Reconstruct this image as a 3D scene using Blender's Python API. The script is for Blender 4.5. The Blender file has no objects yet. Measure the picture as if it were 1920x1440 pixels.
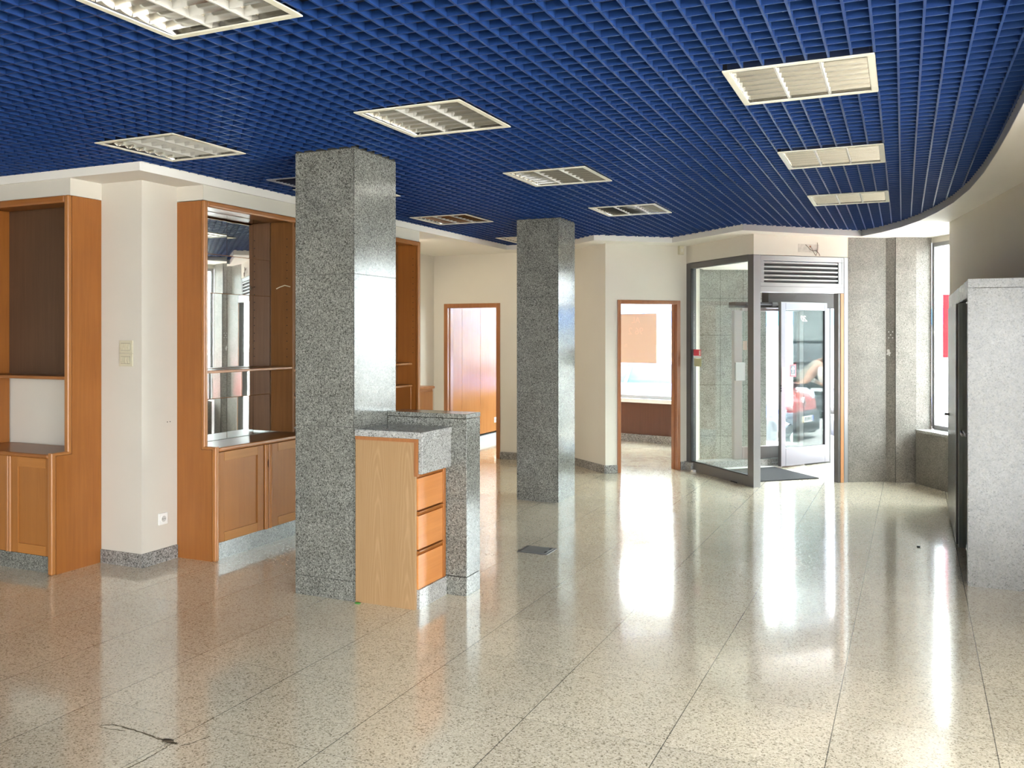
import bpy, bmesh, math, random
from mathutils import Vector, Matrix
random.seed(7)
R = math.radians
SC = bpy.context.scene
COL = SC.collection

# ------------------------------------------------------------------ camera, sky, sun, exposure
cd = bpy.data.cameras.new('camera'); cam = bpy.data.objects.new('camera', cd); COL.objects.link(cam)
cam.location = (0, 0, 1.59); cam.rotation_euler = (R(90), 0, R(24.0))
cd.sensor_width = 36.0; cd.lens = 36.0 * 1647 / 1920; cd.shift_y = -90 / 1920
cd.clip_start = 0.05; cd.clip_end = 300
SC.camera = cam

W = bpy.data.worlds.new('world'); SC.world = W; W.use_nodes = True
bg = W.node_tree.nodes['Background']
bg.inputs['Color'].default_value = (0.93, 0.97, 1.0, 1); bg.inputs['Strength'].default_value = 11.0
sd = bpy.data.lights.new('sun', 'SUN'); sun = bpy.data.objects.new('sun', sd); COL.objects.link(sun)
sd.energy = 22.0; sd.angle = R(0.6); sd.color = (1.0, 0.965, 0.93)
sun.rotation_euler = Vector((-0.62, 0.02, 0.78)).to_track_quat('Z', 'Y').to_euler()
sun.location = (-20, -8, 25)
SC.view_settings.view_transform = 'Standard'; SC.view_settings.look = 'None'
SC.view_settings.exposure = 1.5; SC.view_settings.gamma = 1.0; SC.view_settings.use_curve_mapping = False
SC.cycles.max_bounces = 10; SC.cycles.diffuse_bounces = 6; SC.cycles.glossy_bounces = 5
SC.cycles.transparent_max_bounces = 12; SC.cycles.transmission_bounces = 4
SC.cycles.caustics_reflective = False; SC.cycles.caustics_refractive = False
SC.cycles.sample_clamp_indirect = 6.0

def portal(name, c, sx, sy, direction):
    l = bpy.data.lights.new(name, 'AREA'); l.shape = 'RECTANGLE'; l.size = sx; l.size_y = sy
    o = bpy.data.objects.new(name, l); COL.objects.link(o)
    o.location = c; o.rotation_euler = Vector(direction).to_track_quat('-Z', 'Y').to_euler()
    l.cycles.is_portal = True
portal('portal_shopfront', (4.15, -3.4, 1.52), 9.2, 2.2, (-1, 0, 0))
portal('portal_corner', (2.75, 2.98, 1.76), 4.3, 1.7, (-0.76, -0.65, 0))
portal('portal_back', (2.05, -8.1, 1.4), 3.1, 2.1, (0, 1, 0))
portal('portal_entrance', (-1.0, 11.62, 1.2), 1.9, 2.3, (0.67, -0.74, 0))
portal('portal_office', (-4.1, 13.05, 1.65), 3.4, 2.1, (0, -1, 0))
portal('portal_bay', (0.62, 10.1, 1.6), 1.3, 2.1, (-0.843, -0.538, 0))

# ------------------------------------------------------------------ helpers
class MB:
    def __init__(s): s.v = []; s.f = []; s.sm = []
    def add(s, vs, fs, smooth=False):
        o = len(s.v); s.v += [tuple(v) for v in vs]
        for f in fs: s.f.append(tuple(o + i for i in f)); s.sm.append(smooth)
        return s
    def hexa(s, b, t):
        return s.add(list(b) + list(t), [(3, 2, 1, 0), (4, 5, 6, 7), (0, 1, 5, 4), (1, 2, 6, 5), (2, 3, 7, 6), (3, 0, 4, 7)])
    def box(s, x0, x1, y0, y1, z0, z1):
        return s.hexa([(x0, y0, z0), (x1, y0, z0), (x1, y1, z0), (x0, y1, z0)], [(x0, y0, z1), (x1, y0, z1), (x1, y1, z1), (x0, y1, z1)])
    def seg(s, p0, p1, a, b, z0, z1):
        # oriented box along p0-p1, lateral offsets a..b to the left of the direction
        d = Vector((p1[0] - p0[0], p1[1] - p0[1])).normalized(); n = Vector((-d.y, d.x))
        q = [(p0[0] + n.x * a, p0[1] + n.y * a), (p1[0] + n.x * a, p1[1] + n.y * a), (p1[0] + n.x * b, p1[1] + n.y * b), (p0[0] + n.x * b, p0[1] + n.y * b)]
        return s.hexa([(x, y, z0) for x, y in q], [(x, y, z1) for x, y in q])
    def prism(s, poly, z0, z1):
        n = len(poly)
        return s.add([(x, y, z0) for x, y in poly] + [(x, y, z1) for x, y in poly],
                     [tuple(range(n - 1, -1, -1)), tuple(range(n, 2 * n))] + [(i, (i + 1) % n, n + (i + 1) % n, n + i) for i in range(n)])
    def extr(s, prof, axis, a0, a1):
        # prof in the plane perpendicular to axis ('x': (y,z), 'y': (x,z)), pushed from a0 to a1
        n = len(prof); mk = (lambda p, a: (a, p[0], p[1])) if axis == 'x' else (lambda p, a: (p[0], a, p[1]))
        return s.add([mk(p, a0) for p in prof] + [mk(p, a1) for p in prof],
                     [tuple(range(n - 1, -1, -1)), tuple(range(n, 2 * n))] + [(i, (i + 1) % n, n + (i + 1) % n, n + i) for i in range(n)])
    def cyl(s, a, b, r, n=12, r2=None, cap=True):
        a = Vector(a); b = Vector(b); r2 = r if r2 is None else r2
        w = (b - a).normalized(); u = w.orthogonal().normalized(); v = w.cross(u)
        ring = lambda c, rr: [c + (u * math.cos(2 * math.pi * i / n) + v * math.sin(2 * math.pi * i / n)) * rr for i in range(n)]
        s.add(ring(a, r) + ring(b, r2), [(i, (i + 1) % n, n + (i + 1) % n, n + i) for i in range(n)], True)
        if cap: s.add(ring(a, r), [tuple(range(n - 1, -1, -1))]); s.add(ring(b, r2), [tuple(range(n))])
        return s
    def tube(s, pts, r, n=6):
        for p, q in zip(pts, pts[1:]): s.cyl(p, q, r, n)
        return s
    def ball(s, c, r, nu=12, nv=8, sc=(1, 1, 1)):
        vs = []; fs = []
        for j in range(nv + 1):
            t = math.pi * j / nv
            for i in range(nu):
                p = 2 * math.pi * i / nu
                vs.append((c[0] + r * sc[0] * math.sin(t) * math.cos(p), c[1] + r * sc[1] * math.sin(t) * math.sin(p), c[2] + r * sc[2] * math.cos(t)))
        for j in range(nv):
            for i in range(nu): fs.append((j * nu + i, j * nu + (i + 1) % nu, (j + 1) * nu + (i + 1) % nu, (j + 1) * nu + i))
        return s.add(vs, fs, True)
    def loft(s, rings, smooth=True, caps=True):
        n = len(rings[0]); vs = [p for r in rings for p in r]; fs = []
        for j in range(len(rings) - 1):
            for i in range(n): fs.append((j * n + i, j * n + (i + 1) % n, (j + 1) * n + (i + 1) % n, (j + 1) * n + i))
        s.add(vs, fs, smooth)
        if caps: s.add(rings[0], [tuple(range(n - 1, -1, -1))]); s.add(rings[-1], [tuple(range(n))])
        return s
    def build(s, name, mat, parent=None, bevel=0.0, segs=2):
        root = parent
        while root is not None and root.parent is not None: root = root.parent
        inv = ROOT[root.name] if root is not None else Matrix.Identity(4)
        me = bpy.data.meshes.new(name); bm = bmesh.new()
        vv = [bm.verts.new(inv @ Vector(v)) for v in s.v]
        for f, sm in zip(s.f, s.sm):
            try:
                q = bm.faces.new([vv[i] for i in f]); q.smooth = sm
            except ValueError: pass
        bmesh.ops.remove_doubles(bm, verts=bm.verts, dist=1e-5) if bevel else None
        bmesh.ops.recalc_face_normals(bm, faces=bm.faces)
        if bevel:
            ed = [e for e in bm.edges if len(e.link_faces) == 2 and e.calc_face_angle(0) > 0.5]
            bmesh.ops.bevel(bm, geom=ed, offset=bevel, segments=segs, affect='EDGES', profile=0.5)
        bm.to_mesh(me); bm.free()
        if mat: me.materials.append(mat)
        o = bpy.data.objects.new(name, me); COL.objects.link(o)
        if parent is not None: o.parent = parent
        return o
ROOT = {}
def tag(o, label=None, cat=None, group=None, kind=None):
    if label: o['label'] = label
    if cat: o['category'] = cat
    if group: o['group'] = group
    if kind: o['kind'] = kind
    return o
def thing(name, label, cat, loc=(0, 0, 0), rz=0.0, group=None, kind=None):
    o = bpy.data.objects.new(name, None); COL.objects.link(o); o.empty_display_size = 0.1
    o.location = loc; o.rotation_euler = (0, 0, rz)
    ROOT[o.name] = (Matrix.Translation(Vector(loc)) @ Matrix.Rotation(rz, 4, 'Z')).inverted()
    return tag(o, label, cat, group, kind)
def copy_tree(o, parent=None):
    c = o.copy(); COL.objects.link(c)
    if parent is not None: c.parent = parent
    for ch in [x for x in KIDS.get(o.name, [])]: copy_tree(ch, c)
    return c
KIDS = {}
def index_kids():
    KIDS.clear()
    for o in bpy.data.objects:
        if o.parent: KIDS.setdefault(o.parent.name, []).append(o)
def struct(name, mb, mat, bevel=0.0, label=None):
    return tag(mb.build(name, mat, None, bevel), label, None, None, 'structure')
def text(name, body, size, mat, loc, rot, parent=None, ext=0.001, sx=1.0, shear=0.0, align='CENTER'):
    cu = bpy.data.curves.new(name, 'FONT'); cu.body = body; cu.size = size; cu.extrude = ext; cu.shear = shear
    cu.align_x = align; cu.align_y = 'CENTER'; cu.materials.append(mat)
    tmp = bpy.data.objects.new(name + '_source', cu); COL.objects.link(tmp)
    dg = bpy.context.evaluated_depsgraph_get(); me = bpy.data.meshes.new_from_object(tmp.evaluated_get(dg))
    bpy.data.objects.remove(tmp); bpy.data.curves.remove(cu)
    o = bpy.data.objects.new(name, me); COL.objects.link(o)
    M = Matrix.Translation(Vector(loc)) @ rot.to_matrix().to_4x4() @ Matrix.Diagonal((sx, 1, 1, 1))
    if parent is not None:
        root = parent
        while root.parent is not None: root = root.parent
        o.parent = parent; M = ROOT[root.name] @ M
    o.matrix_local = M
    return o

# ------------------------------------------------------------------ materials
def nmat(name):
    m = bpy.data.materials.new(name); m.use_nodes = True
    return m, m.node_tree.nodes, m.node_tree.links, m.node_tree.nodes['Principled BSDF']
def plain(name, col, rough=0.5, metal=0.0, spec=0.5, coat=0.0):
    m, N, L, P = nmat(name)
    P.inputs['Base Color'].default_value = (*col, 1); P.inputs['Roughness'].default_value = rough
    P.inputs['Metallic'].default_value = metal; P.inputs['Specular IOR Level'].default_value = spec
    P.inputs['Coat Weight'].default_value = coat
    return m
def ramp(N, stops, const=False):
    r = N.new('ShaderNodeValToRGB'); e = r.color_ramp.elements
    if const: r.color_ramp.interpolation = 'CONSTANT'
    e[0].position = stops[0][0]; e[0].color = (*stops[0][1], 1); e[1].position = stops[1][0]; e[1].color = (*stops[1][1], 1)
    for p, c in stops[2:]:
        q = e.new(p); q.color = (*c, 1)
    return r
def painted(name, col, rough=0.6, var=0.05, scale=2.5):
    m, N, L, P = nmat(name)
    tc = N.new('ShaderNodeTexCoord'); nz = N.new('ShaderNodeTexNoise'); nz.inputs['Scale'].default_value = scale; nz.inputs['Detail'].default_value = 5
    r = ramp(N, [(0.3, tuple(c * (1 - var) for c in col)), (0.7, tuple(min(1, c * (1 + var)) for c in col))])
    L.new(tc.outputs['Object'], nz.inputs['Vector']); L.new(nz.outputs['Fac'], r.inputs['Fac']); L.new(r.outputs['Color'], P.inputs['Base Color'])
    P.inputs['Roughness'].default_value = rough; P.inputs['Specular IOR Level'].default_value = 0.3
    return m
def speckle(N, L, vec, scale, stops):
    vo = N.new('ShaderNodeTexVoronoi'); vo.inputs['Scale'].default_value = scale; vo.inputs['Randomness'].default_value = 1.0
    nz = N.new('ShaderNodeTexNoise'); nz.inputs['Scale'].default_value = scale * 0.7; nz.inputs['Detail'].default_value = 2
    mx = N.new('ShaderNodeMixRGB'); mx.inputs['Fac'].default_value = 0.012
    L.new(vec, nz.inputs['Vector']); L.new(vec, mx.inputs['Color1']); L.new(nz.outputs['Color'], mx.inputs['Color2']); L.new(mx.outputs['Color'], vo.inputs['Vector'])
    sp = N.new('ShaderNodeSeparateColor'); L.new(vo.outputs['Color'], sp.inputs['Color'])
    r = ramp(N, stops, True); L.new(sp.outputs['Red'], r.inputs['Fac'])
    return r.outputs['Color']
def granite(name, stops, scale=170, rough=0.14, tint=None, spec=0.5):
    m, N, L, P = nmat(name); tc = N.new('ShaderNodeTexCoord')
    c = speckle(N, L, tc.outputs['Object'], scale, stops)
    nz = N.new('ShaderNodeTexNoise'); nz.inputs['Scale'].default_value = 5; nz.inputs['Detail'].default_value = 6
    L.new(tc.outputs['Object'], nz.inputs['Vector'])
    r = ramp(N, [(0.3, (0.82, 0.82, 0.82)), (0.7, (1.08, 1.08, 1.08))]); L.new(nz.outputs['Fac'], r.inputs['Fac'])
    mx = N.new('ShaderNodeMixRGB'); mx.blend_type = 'MULTIPLY'; mx.inputs['Fac'].default_value = 1
    L.new(c, mx.inputs['Color1']); L.new(r.outputs['Color'], mx.inputs['Color2']); L.new(mx.outputs['Color'], P.inputs['Base Color'])
    P.inputs['Roughness'].default_value = rough; P.inputs['Specular IOR Level'].default_value = spec
    return m
def wood(name, c0, c1, axis='z', rough=0.32, scale=1.0, spec=0.45):
    m, N, L, P = nmat(name); tc = N.new('ShaderNodeTexCoord'); mp = N.new('ShaderNodeMapping')
    k = {'x': (1.2, 26, 26), 'y': (26, 1.2, 26), 'z': (26, 26, 1.2)}[axis]
    mp.inputs['Scale'].default_value = tuple(v * scale for v in k)
    nz = N.new('ShaderNodeTexNoise'); nz.inputs['Scale'].default_value = 1.6; nz.inputs['Detail'].default_value = 9; nz.inputs['Roughness'].default_value = 0.65; nz.inputs['Distortion'].default_value = 0.5
    n2 = N.new('ShaderNodeTexNoise'); n2.inputs['Scale'].default_value = 2.2; n2.inputs['Detail'].default_value = 3
    ad = N.new('ShaderNodeMath'); ad.operation = 'MULTIPLY_ADD'; ad.inputs[1].default_value = 0.6
    L.new(tc.outputs['Object'], mp.inputs['Vector']); L.new(mp.outputs['Vector'], nz.inputs['Vector']); L.new(tc.outputs['Object'], n2.inputs['Vector'])
    sb = N.new('ShaderNodeMath'); sb.operation = 'MULTIPLY'; sb.inputs[1].default_value = 0.4
    L.new(n2.outputs['Fac'], sb.inputs[0]); L.new(nz.outputs['Fac'], ad.inputs[0]); L.new(sb.outputs[0], ad.inputs[2])
    r = ramp(N, [(0.32, c0), (0.68, c1)]); L.new(ad.outputs[0], r.inputs['Fac']); L.new(r.outputs['Color'], P.inputs['Base Color'])
    P.inputs['Roughness'].default_value = rough; P.inputs['Specular IOR Level'].default_value = spec
    return m
def cathedral(name, c0, c1):
    # pale veneer: book-matched flame figures, nested arches narrowing upwards
    m, N, L, P = nmat(name); tc = N.new('ShaderNodeTexCoord'); sx = N.new('ShaderNodeSeparateXYZ'); L.new(tc.outputs['Object'], sx.inputs[0])
    def M(op, a, b=None, c=None):
        n = N.new('ShaderNodeMath'); n.operation = op
        for i, v in enumerate((a, b, c)):
            if v is None: continue
            if isinstance(v, (int, float)): n.inputs[i].default_value = v
            else: L.new(v, n.inputs[i])
        return n.outputs[0]
    nz = N.new('ShaderNodeTexNoise'); nz.inputs['Scale'].default_value = 4; nz.inputs['Detail'].default_value = 3
    mp = N.new('ShaderNodeMapping'); mp.inputs['Scale'].default_value = (1.5, 1.5, 0.5); L.new(tc.outputs['Object'], mp.inputs['Vector']); L.new(mp.outputs['Vector'], nz.inputs['Vector'])
    q = M('FRACT', M('DIVIDE', M('ADD', sx.outputs['X'], 10.21), 0.205)); ax = M('ABSOLUTE', M('SUBTRACT', q, 0.5))
    arch = M('MULTIPLY_ADD', M('POWER', ax, 1.6), 2.6, M('MULTIPLY', sx.outputs['Z'], 0.55))
    ph = M('MULTIPLY_ADD', nz.outputs['Fac'], 0.55, arch)
    sn = M('SINE', M('MULTIPLY', ph, 46.0)); sn = M('POWER', M('MULTIPLY_ADD', sn, 0.5, 0.5), 3.0)
    fade = M('SUBTRACT', 1.0, M('MULTIPLY', ax, 1.7))
    mp2 = N.new('ShaderNodeMapping'); mp2.inputs['Scale'].default_value = (90, 90, 2.5); n2 = N.new('ShaderNodeTexNoise'); n2.inputs['Scale'].default_value = 1.5; n2.inputs['Detail'].default_value = 5
    L.new(tc.outputs['Object'], mp2.inputs['Vector']); L.new(mp2.outputs['Vector'], n2.inputs['Vector'])
    v = M('MULTIPLY_ADD', M('MULTIPLY', sn, fade), 0.32, M('MULTIPLY_ADD', n2.outputs['Fac'], 0.6, 0.05))
    r = ramp(N, [(0.2, c0), (0.75, c1)]); L.new(v, r.inputs['Fac']); L.new(r.outputs['Color'], P.inputs['Base Color'])
    P.inputs['Roughness'].default_value = 0.4
    return m
def glass(name, tint=(0.93, 0.97, 0.96), refl=1.0, base=0.04):
    m = bpy.data.materials.new(name); m.use_nodes = True; N = m.node_tree.nodes; L = m.node_tree.links
    N.remove(N['Principled BSDF']); out = N['Material Output']
    t = N.new('ShaderNodeBsdfTransparent'); t.inputs['Color'].default_value = (*tint, 1)
    g = N.new('ShaderNodeBsdfGlossy'); g.inputs['Roughness'].default_value = 0.0; g.inputs['Color'].default_value = (1, 1, 1, 1)
    ge = N.new('ShaderNodeNewGeometry'); dt = N.new('ShaderNodeVectorMath'); dt.operation = 'DOT_PRODUCT'
    L.new(ge.outputs['Incoming'], dt.inputs[0]); L.new(ge.outputs['Normal'], dt.inputs[1])
    ab = N.new('ShaderNodeMath'); ab.operation = 'ABSOLUTE'; L.new(dt.outputs['Value'], ab.inputs[0])
    om = N.new('ShaderNodeMath'); om.operation = 'SUBTRACT'; om.inputs[0].default_value = 1.0; L.new(ab.outputs[0], om.inputs[1])
    pw = N.new('ShaderNodeMath'); pw.operation = 'POWER'; pw.inputs[1].default_value = 5.0; L.new(om.outputs[0], pw.inputs[0])
    mu = N.new('ShaderNodeMath'); mu.operation = 'MULTIPLY_ADD'; mu.inputs[1].default_value = 0.9 - base; mu.inputs[2].default_value = base * refl; mu.use_clamp = True
    L.new(pw.outputs[0], mu.inputs[0])
    mx = N.new('ShaderNodeMixShader'); L.new(mu.outputs[0], mx.inputs['Fac'])
    L.new(t.outputs[0], mx.inputs[1]); L.new(g.outputs[0], mx.inputs[2]); L.new(mx.outputs[0], out.inputs['Surface'])
    return m
def floor_mat():
    m, N, L, P = nmat('polished_granite_floor'); tc = N.new('ShaderNodeTexCoord')
    c = speckle(N, L, tc.outputs['Object'], 170, [(0.0, (0.330, 0.286, 0.204)), (0.10, (0.540, 0.478, 0.356)), (0.26, (0.710, 0.640, 0.494)), (0.62, (0.770, 0.699, 0.550)), (0.88, (0.860, 0.798, 0.655))])
    mp = N.new('ShaderNodeMapping'); mp.inputs['Rotation'].default_value = (0, 0, R(0.6))
    L.new(tc.outputs['Object'], mp.inputs['Vector']); sx = N.new('ShaderNodeSeparateXYZ'); L.new(mp.outputs['Vector'], sx.inputs[0])
    def M(op, a, b=None, c=None):
        n = N.new('ShaderNodeMath'); n.operation = op
        for i, v in enumerate((a, b, c)):
            if v is None: continue
            if isinstance(v, (int, float)): n.inputs[i].default_value = v
            else: L.new(v, n.inputs[i])
        return n.outputs[0]
    def line(ch, off, per):
        q = M('DIVIDE', M('SUBTRACT', ch, off), per); fr = M('FRACT', q)
        d = M('MULTIPLY', M('SUBTRACT', 0.5, M('ABSOLUTE', M('SUBTRACT', fr, 0.5))), per)
        return d, M('FLOOR', q)
    dx, ix = line(sx.outputs['X'], -0.30 + 0.588 * -40, 0.588); dy, iy = line(sx.outputs['Y'], 3.34 + 0.5935 * -40, 0.5935)
    jx = M('LESS_THAN', dx, 0.0021); jy = M('MULTIPLY', M('LESS_THAN', dy, 0.0014), 0.7); j = M('MAXIMUM', jx, jy)
    wn = N.new('ShaderNodeTexWhiteNoise'); wn.noise_dimensions = '2D'; cb = N.new('ShaderNodeCombineXYZ'); L.new(ix, cb.inputs[0]); L.new(iy, cb.inputs[1]); L.new(cb.outputs[0], wn.inputs['Vector'])
    tv = M('MULTIPLY_ADD', wn.outputs['Value'], 0.10, 0.93)
    nz = N.new('ShaderNodeTexNoise'); nz.inputs['Scale'].default_value = 1.1; nz.inputs['Detail'].default_value = 6; L.new(tc.outputs['Object'], nz.inputs['Vector'])
    dirt = M('MULTIPLY_ADD', nz.outputs['Fac'], 0.35, 0.80)
    mul = M('MULTIPLY', M('MULTIPLY', tv, dirt), M('SUBTRACT', 1.0, M('MULTIPLY', j, 0.72)))
    mx = N.new('ShaderNodeMixRGB'); mx.blend_type = 'MULTIPLY'; mx.inputs['Fac'].default_value = 1
    cc = N.new('ShaderNodeCombineXYZ')
    for i in range(3): L.new(mul, cc.inputs[i])
    L.new(c, mx.inputs['Color1']); L.new(cc.outputs[0], mx.inputs['Color2']); L.new(mx.outputs['Color'], P.inputs['Base Color'])
    n3 = N.new('ShaderNodeTexNoise'); n3.inputs['Scale'].default_value = 6; n3.inputs['Detail'].default_value = 7; L.new(tc.outputs['Object'], n3.inputs['Vector'])
    L.new(M('MULTIPLY_ADD', n3.outputs['Fac'], 0.16, 0.08), P.inputs['Roughness'])
    P.inputs['Specular IOR Level'].default_value = 0.7; P.inputs['Coat Weight'].default_value = 0.8; P.inputs['Coat Roughness'].default_value = 0.07
    return m

M_floor = floor_mat()
M_wall = painted('white_plaster', (0.61, 0.575, 0.505), 0.7, 0.02)
M_soffit = painted('white_soffit_paint', (0.78, 0.75, 0.70), 0.6, 0.015)
M_bluegrid = plain('blue_lacquered_metal', (0.0115, 0.0415, 0.168), 0.45, 0.0, 0.25)
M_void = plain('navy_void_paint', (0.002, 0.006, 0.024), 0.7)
GR = [(0.0, (0.053, 0.053, 0.045)), (0.12, (0.106, 0.106, 0.093)), (0.32, (0.165, 0.167, 0.148)), (0.60, (0.215, 0.217, 0.194)), (0.86, (0.297, 0.297, 0.269))]
M_gran = granite('grey_granite', GR, 185, 0.17, None, 0.36)
GL = [(0.0, (0.136, 0.136, 0.128)), (0.08, (0.256, 0.256, 0.244)), (0.25, (0.344, 0.344, 0.332)), (0.62, (0.400, 0.400, 0.384)), (0.86, (0.480, 0.480, 0.464))]
M_granl = granite('pale_grey_granite', GL, 180, 0.2)
M_grand = granite('skirting_granite', [(0.0, (0.06, 0.06, 0.055)), (0.12, (0.17, 0.165, 0.155)), (0.40, (0.27, 0.265, 0.25)), (0.8, (0.38, 0.375, 0.36))], 150, 0.25)
M_joint = plain('dark_joint', (0.05, 0.05, 0.045), 0.8)
M_wood = wood('orange_beech_upright', (0.251, 0.084, 0.016), (0.346, 0.125, 0.026), 'z')
M_woodx = wood('orange_beech_across', (0.251, 0.084, 0.016), (0.346, 0.125, 0.026), 'x')
M_woody = wood('orange_beech_along', (0.285, 0.104, 0.023), (0.389, 0.150, 0.038), 'y')
M_woodl = wood('lighter_beech', (0.311, 0.118, 0.028), (0.407, 0.167, 0.046), 'z')
M_woodd = wood('brown_beech', (0.175, 0.072, 0.021), (0.255, 0.11, 0.034), 'z', 0.4, 1.0, 0.15)
M_frame = wood('brown_door_frame', (0.26, 0.10, 0.035), (0.38, 0.155, 0.055), 'z')
M_veneer = cathedral('pale_veneer', (0.324, 0.194, 0.090), (0.423, 0.270, 0.140))
M_panel = wood('wall_panel_wood', (0.261, 0.108, 0.036), (0.342, 0.153, 0.056), 'z', 0.24, 1.0, 0.22)
M_ivory = plain('ivory_plastic', (0.58, 0.54, 0.40), 0.4)
M_white = plain('white_plastic', (0.82, 0.82, 0.79), 0.35)
M_alu = plain('bright_louvre_aluminium', (0.60, 0.59, 0.565), 0.10, 1.0)
M_house = plain('void_dark_lamp_housing', (0.006, 0.018, 0.065), 0.5)  # navy puts the dark of the ceiling void into the grey housing's colour
M_div = plain('pale_louvre_divider', (0.50, 0.49, 0.45), 0.35)
M_lampin = plain('white_enamel', (0.80, 0.78, 0.72), 0.35)
M_lamprim = plain('cream_enamel', (0.76, 0.74, 0.63), 0.4)
M_steel = plain('grey_anodised_metal', (0.36, 0.36, 0.365), 0.38, 0.55)
M_steeld = plain('dark_anodised_metal', (0.13, 0.125, 0.125), 0.4, 0.5)
M_brown = plain('bronze_anodised_metal', (0.24, 0.205, 0.20), 0.45, 0.4)
M_silver = plain('pale_silver_metal', (0.14, 0.137, 0.158), 0.3, 0.3)
M_black = plain('black_rubber', (0.015, 0.015, 0.016), 0.6)
M_glass = glass('clear_glass', (0.93, 0.97, 0.96), 1.0, 0.04)
M_glassr = glass('reflecting_glass', (0.70, 0.75, 0.75), 1.0, 0.045)
M_glassd = plain('green_tinted_glass', (0.055, 0.075, 0.073), 0.22, 0.0, 0.25)
M_mirror = plain('silvered_mirror', (0.80, 0.81, 0.79), 0.015, 1.0)
M_mat = painted('dark_doormat', (0.018, 0.018, 0.02), 0.9, 0.35, 120)

# ------------------------------------------------------------------ structure: floor, walls, ceiling
fl = MB().prism([(-8.2, -8.2), (4.3, -8.2), (4.3, 1.2), (1.62, 4.5), (1.5, 9.2), (0.55, 10.75), (-0.55, 12.1), (-1.55, 12.1), (-2.3, 12.55), (-5.95, 13.6), (-8.2, 13.6)], -0.2, 0.0)
floor = struct('floor', fl, M_floor)
struct('wall_left', MB().box(-8.0, -4.77, 4.47, 7.86, 0, 2.96), M_wall)
struct('wall_recess', MB().box(-8.0, -5.745, 7.86, 10.47, 0, 2.96), M_wall)
def opening_wall(mb, p0, p1, a, b, t0, t1, z0, z1, ztop):
    d = Vector((p1[0] - p0[0], p1[1] - p0[1])); Ln = d.length; d.normalize()
    at = lambda t: (p0[0] + d.x * t, p0[1] + d.y * t)
    mb.seg(p0, at(t0), a, b, 0, ztop); mb.seg(at(t1), p1, a, b, 0, ztop); mb.seg(at(t0), at(t1), a, b, z1, ztop)
    if z0 > 0: mb.seg(at(t0), at(t1), a, b, 0, z0)
    return at
wb = MB(); at_b = opening_wall(wb, (-5.745, 10.33), (-3.85, 10.33), 0.0, 0.14, 0.205, 0.93, 0, 1.97, 2.96)
struct('wall_back', wb, M_wall)
struct('wall_angled', MB().prism([(-3.85, 10.33), (-3.143, 9.711), (-3.06, 9.79), (-3.80, 10.47), (-3.85, 10.47)], 0, 2.96), M_wall)
P2 = (-3.143, 9.711); Q2 = (-2.361, 10.415)
wo = MB(); at_2 = opening_wall(wo, P2, Q2, 0.0, 0.12, 0.18, 0.94, 0, 1.975, 2.96)
struct('wall_office', wo, M_wall)
# wall of the room behind, wood panelled
pw = MB()
for y0, y1 in ((10.47, 11.14), (11.145, 11.735), (11.74, 12.33), (12.335, 13.5)): pw.box(-5.9, -5.74, y0, y1, 0.13, 2.9)
struct('wall_panelled', pw, M_panel)
struct('baseboard_panelled', MB().box(-5.9, -5.725, 10.475, 13.4, 0, 0.10), plain('blue_grey_skirting', (0.36, 0.38, 0.42), 0.4))
struct('wall_panelled_core', MB().box(-8.0, -5.9, 10.47, 13.6, 0, 2.96), M_wall)
# window wall of the office
WA = (-5.745, 13.413); WB = (-2.25, 12.555)
ww = MB(); ww.seg(WA, WB, 0.02, 0.22, 0, 0.585)
struct('wall_under_window', ww, wood('red_brown_wood', (0.085, 0.033, 0.02), (0.125, 0.05, 0.03), 'z', 0.35))
struct('baseboard_office', MB().seg(WA, WB, -0.005, 0.02, 0, 0.105), M_grand)
struct('wall_above_window', MB().seg(WA, WB, 0.02, 0.22, 2.45, 2.96), M_wall)
struct('wall_office_end', MB().seg((-2.55, 12.63), (-2.25, 12.555), 0.02, 0.22, 0.585, 2.45), M_wall)
struct('wall_office_side', MB().prism([(-2.361, 10.415), (-2.33, 10.47), (-2.43, 11.50), (-2.15, 12.55), (-2.3, 12.6), (-2.6, 11.5), (-2.45, 10.46)], 0, 2.96), M_wall)
struct('wall_exterior_pier', MB().prism([(-2.440, 11.49), (-1.633, 11.85), (-1.72, 12.05), (-2.18, 12.6), (-2.44, 12.4)], -0.2, 2.96), M_granl)
pj = MB()
for a in (0.28, 0.58):
    x, y = -2.440 + 0.913 * a, 11.49 + 0.407 * a
    pj.seg((x, y), (x + 0.0035, y + 0.0016), -0.002, 0.01, 0.02, 2.45)
for z in (0.28, 0.95, 1.6, 2.08): pj.seg((-2.44, 11.49), (-1.633, 11.85), -0.0015, 0.01, z, z + 0.004)
struct('trim_1', pj, M_joint)
# bulkheads
bh = MB()
bh.box(-7.9, -5.15, 4.215, 4.47, 2.545, 2.66)
bh.box(-4.77, -4.525, 4.79, 7.83, 2.555, 2.66)
struct('wall_bulkhead_cabinets', bh, M_wall)
GA = (-2.361, 10.415); GB = (-1.43, 9.44); FA = (-1.43, 9.44); FB = (-0.515, 10.235)
vb = MB(); vb.seg(GA, GB, 0.0, 0.09, 2.455, 2.96); vb.seg(FA, (-0.535, 10.218), 0.0, 0.09, 2.445, 2.96)
struct('wall_bulkhead_entrance', vb, M_wall)
struct('ceiling_vestibule', MB().prism([(-2.36, 10.42), (-1.42, 9.50), (-0.52, 10.28), (-0.42, 12.15), (-0.6, 12.35), (-1.6, 12.45), (-2.4, 12.5)], 2.455, 2.50), M_soffit)
struct('ceiling_office', MB().prism([(-5.9, 10.47), (-3.85, 10.47), (-3.1, 9.82), (-2.3, 10.5), (-2.2, 12.7), (-5.9, 13.6)], 2.72, 2.76), M_soffit)
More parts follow.
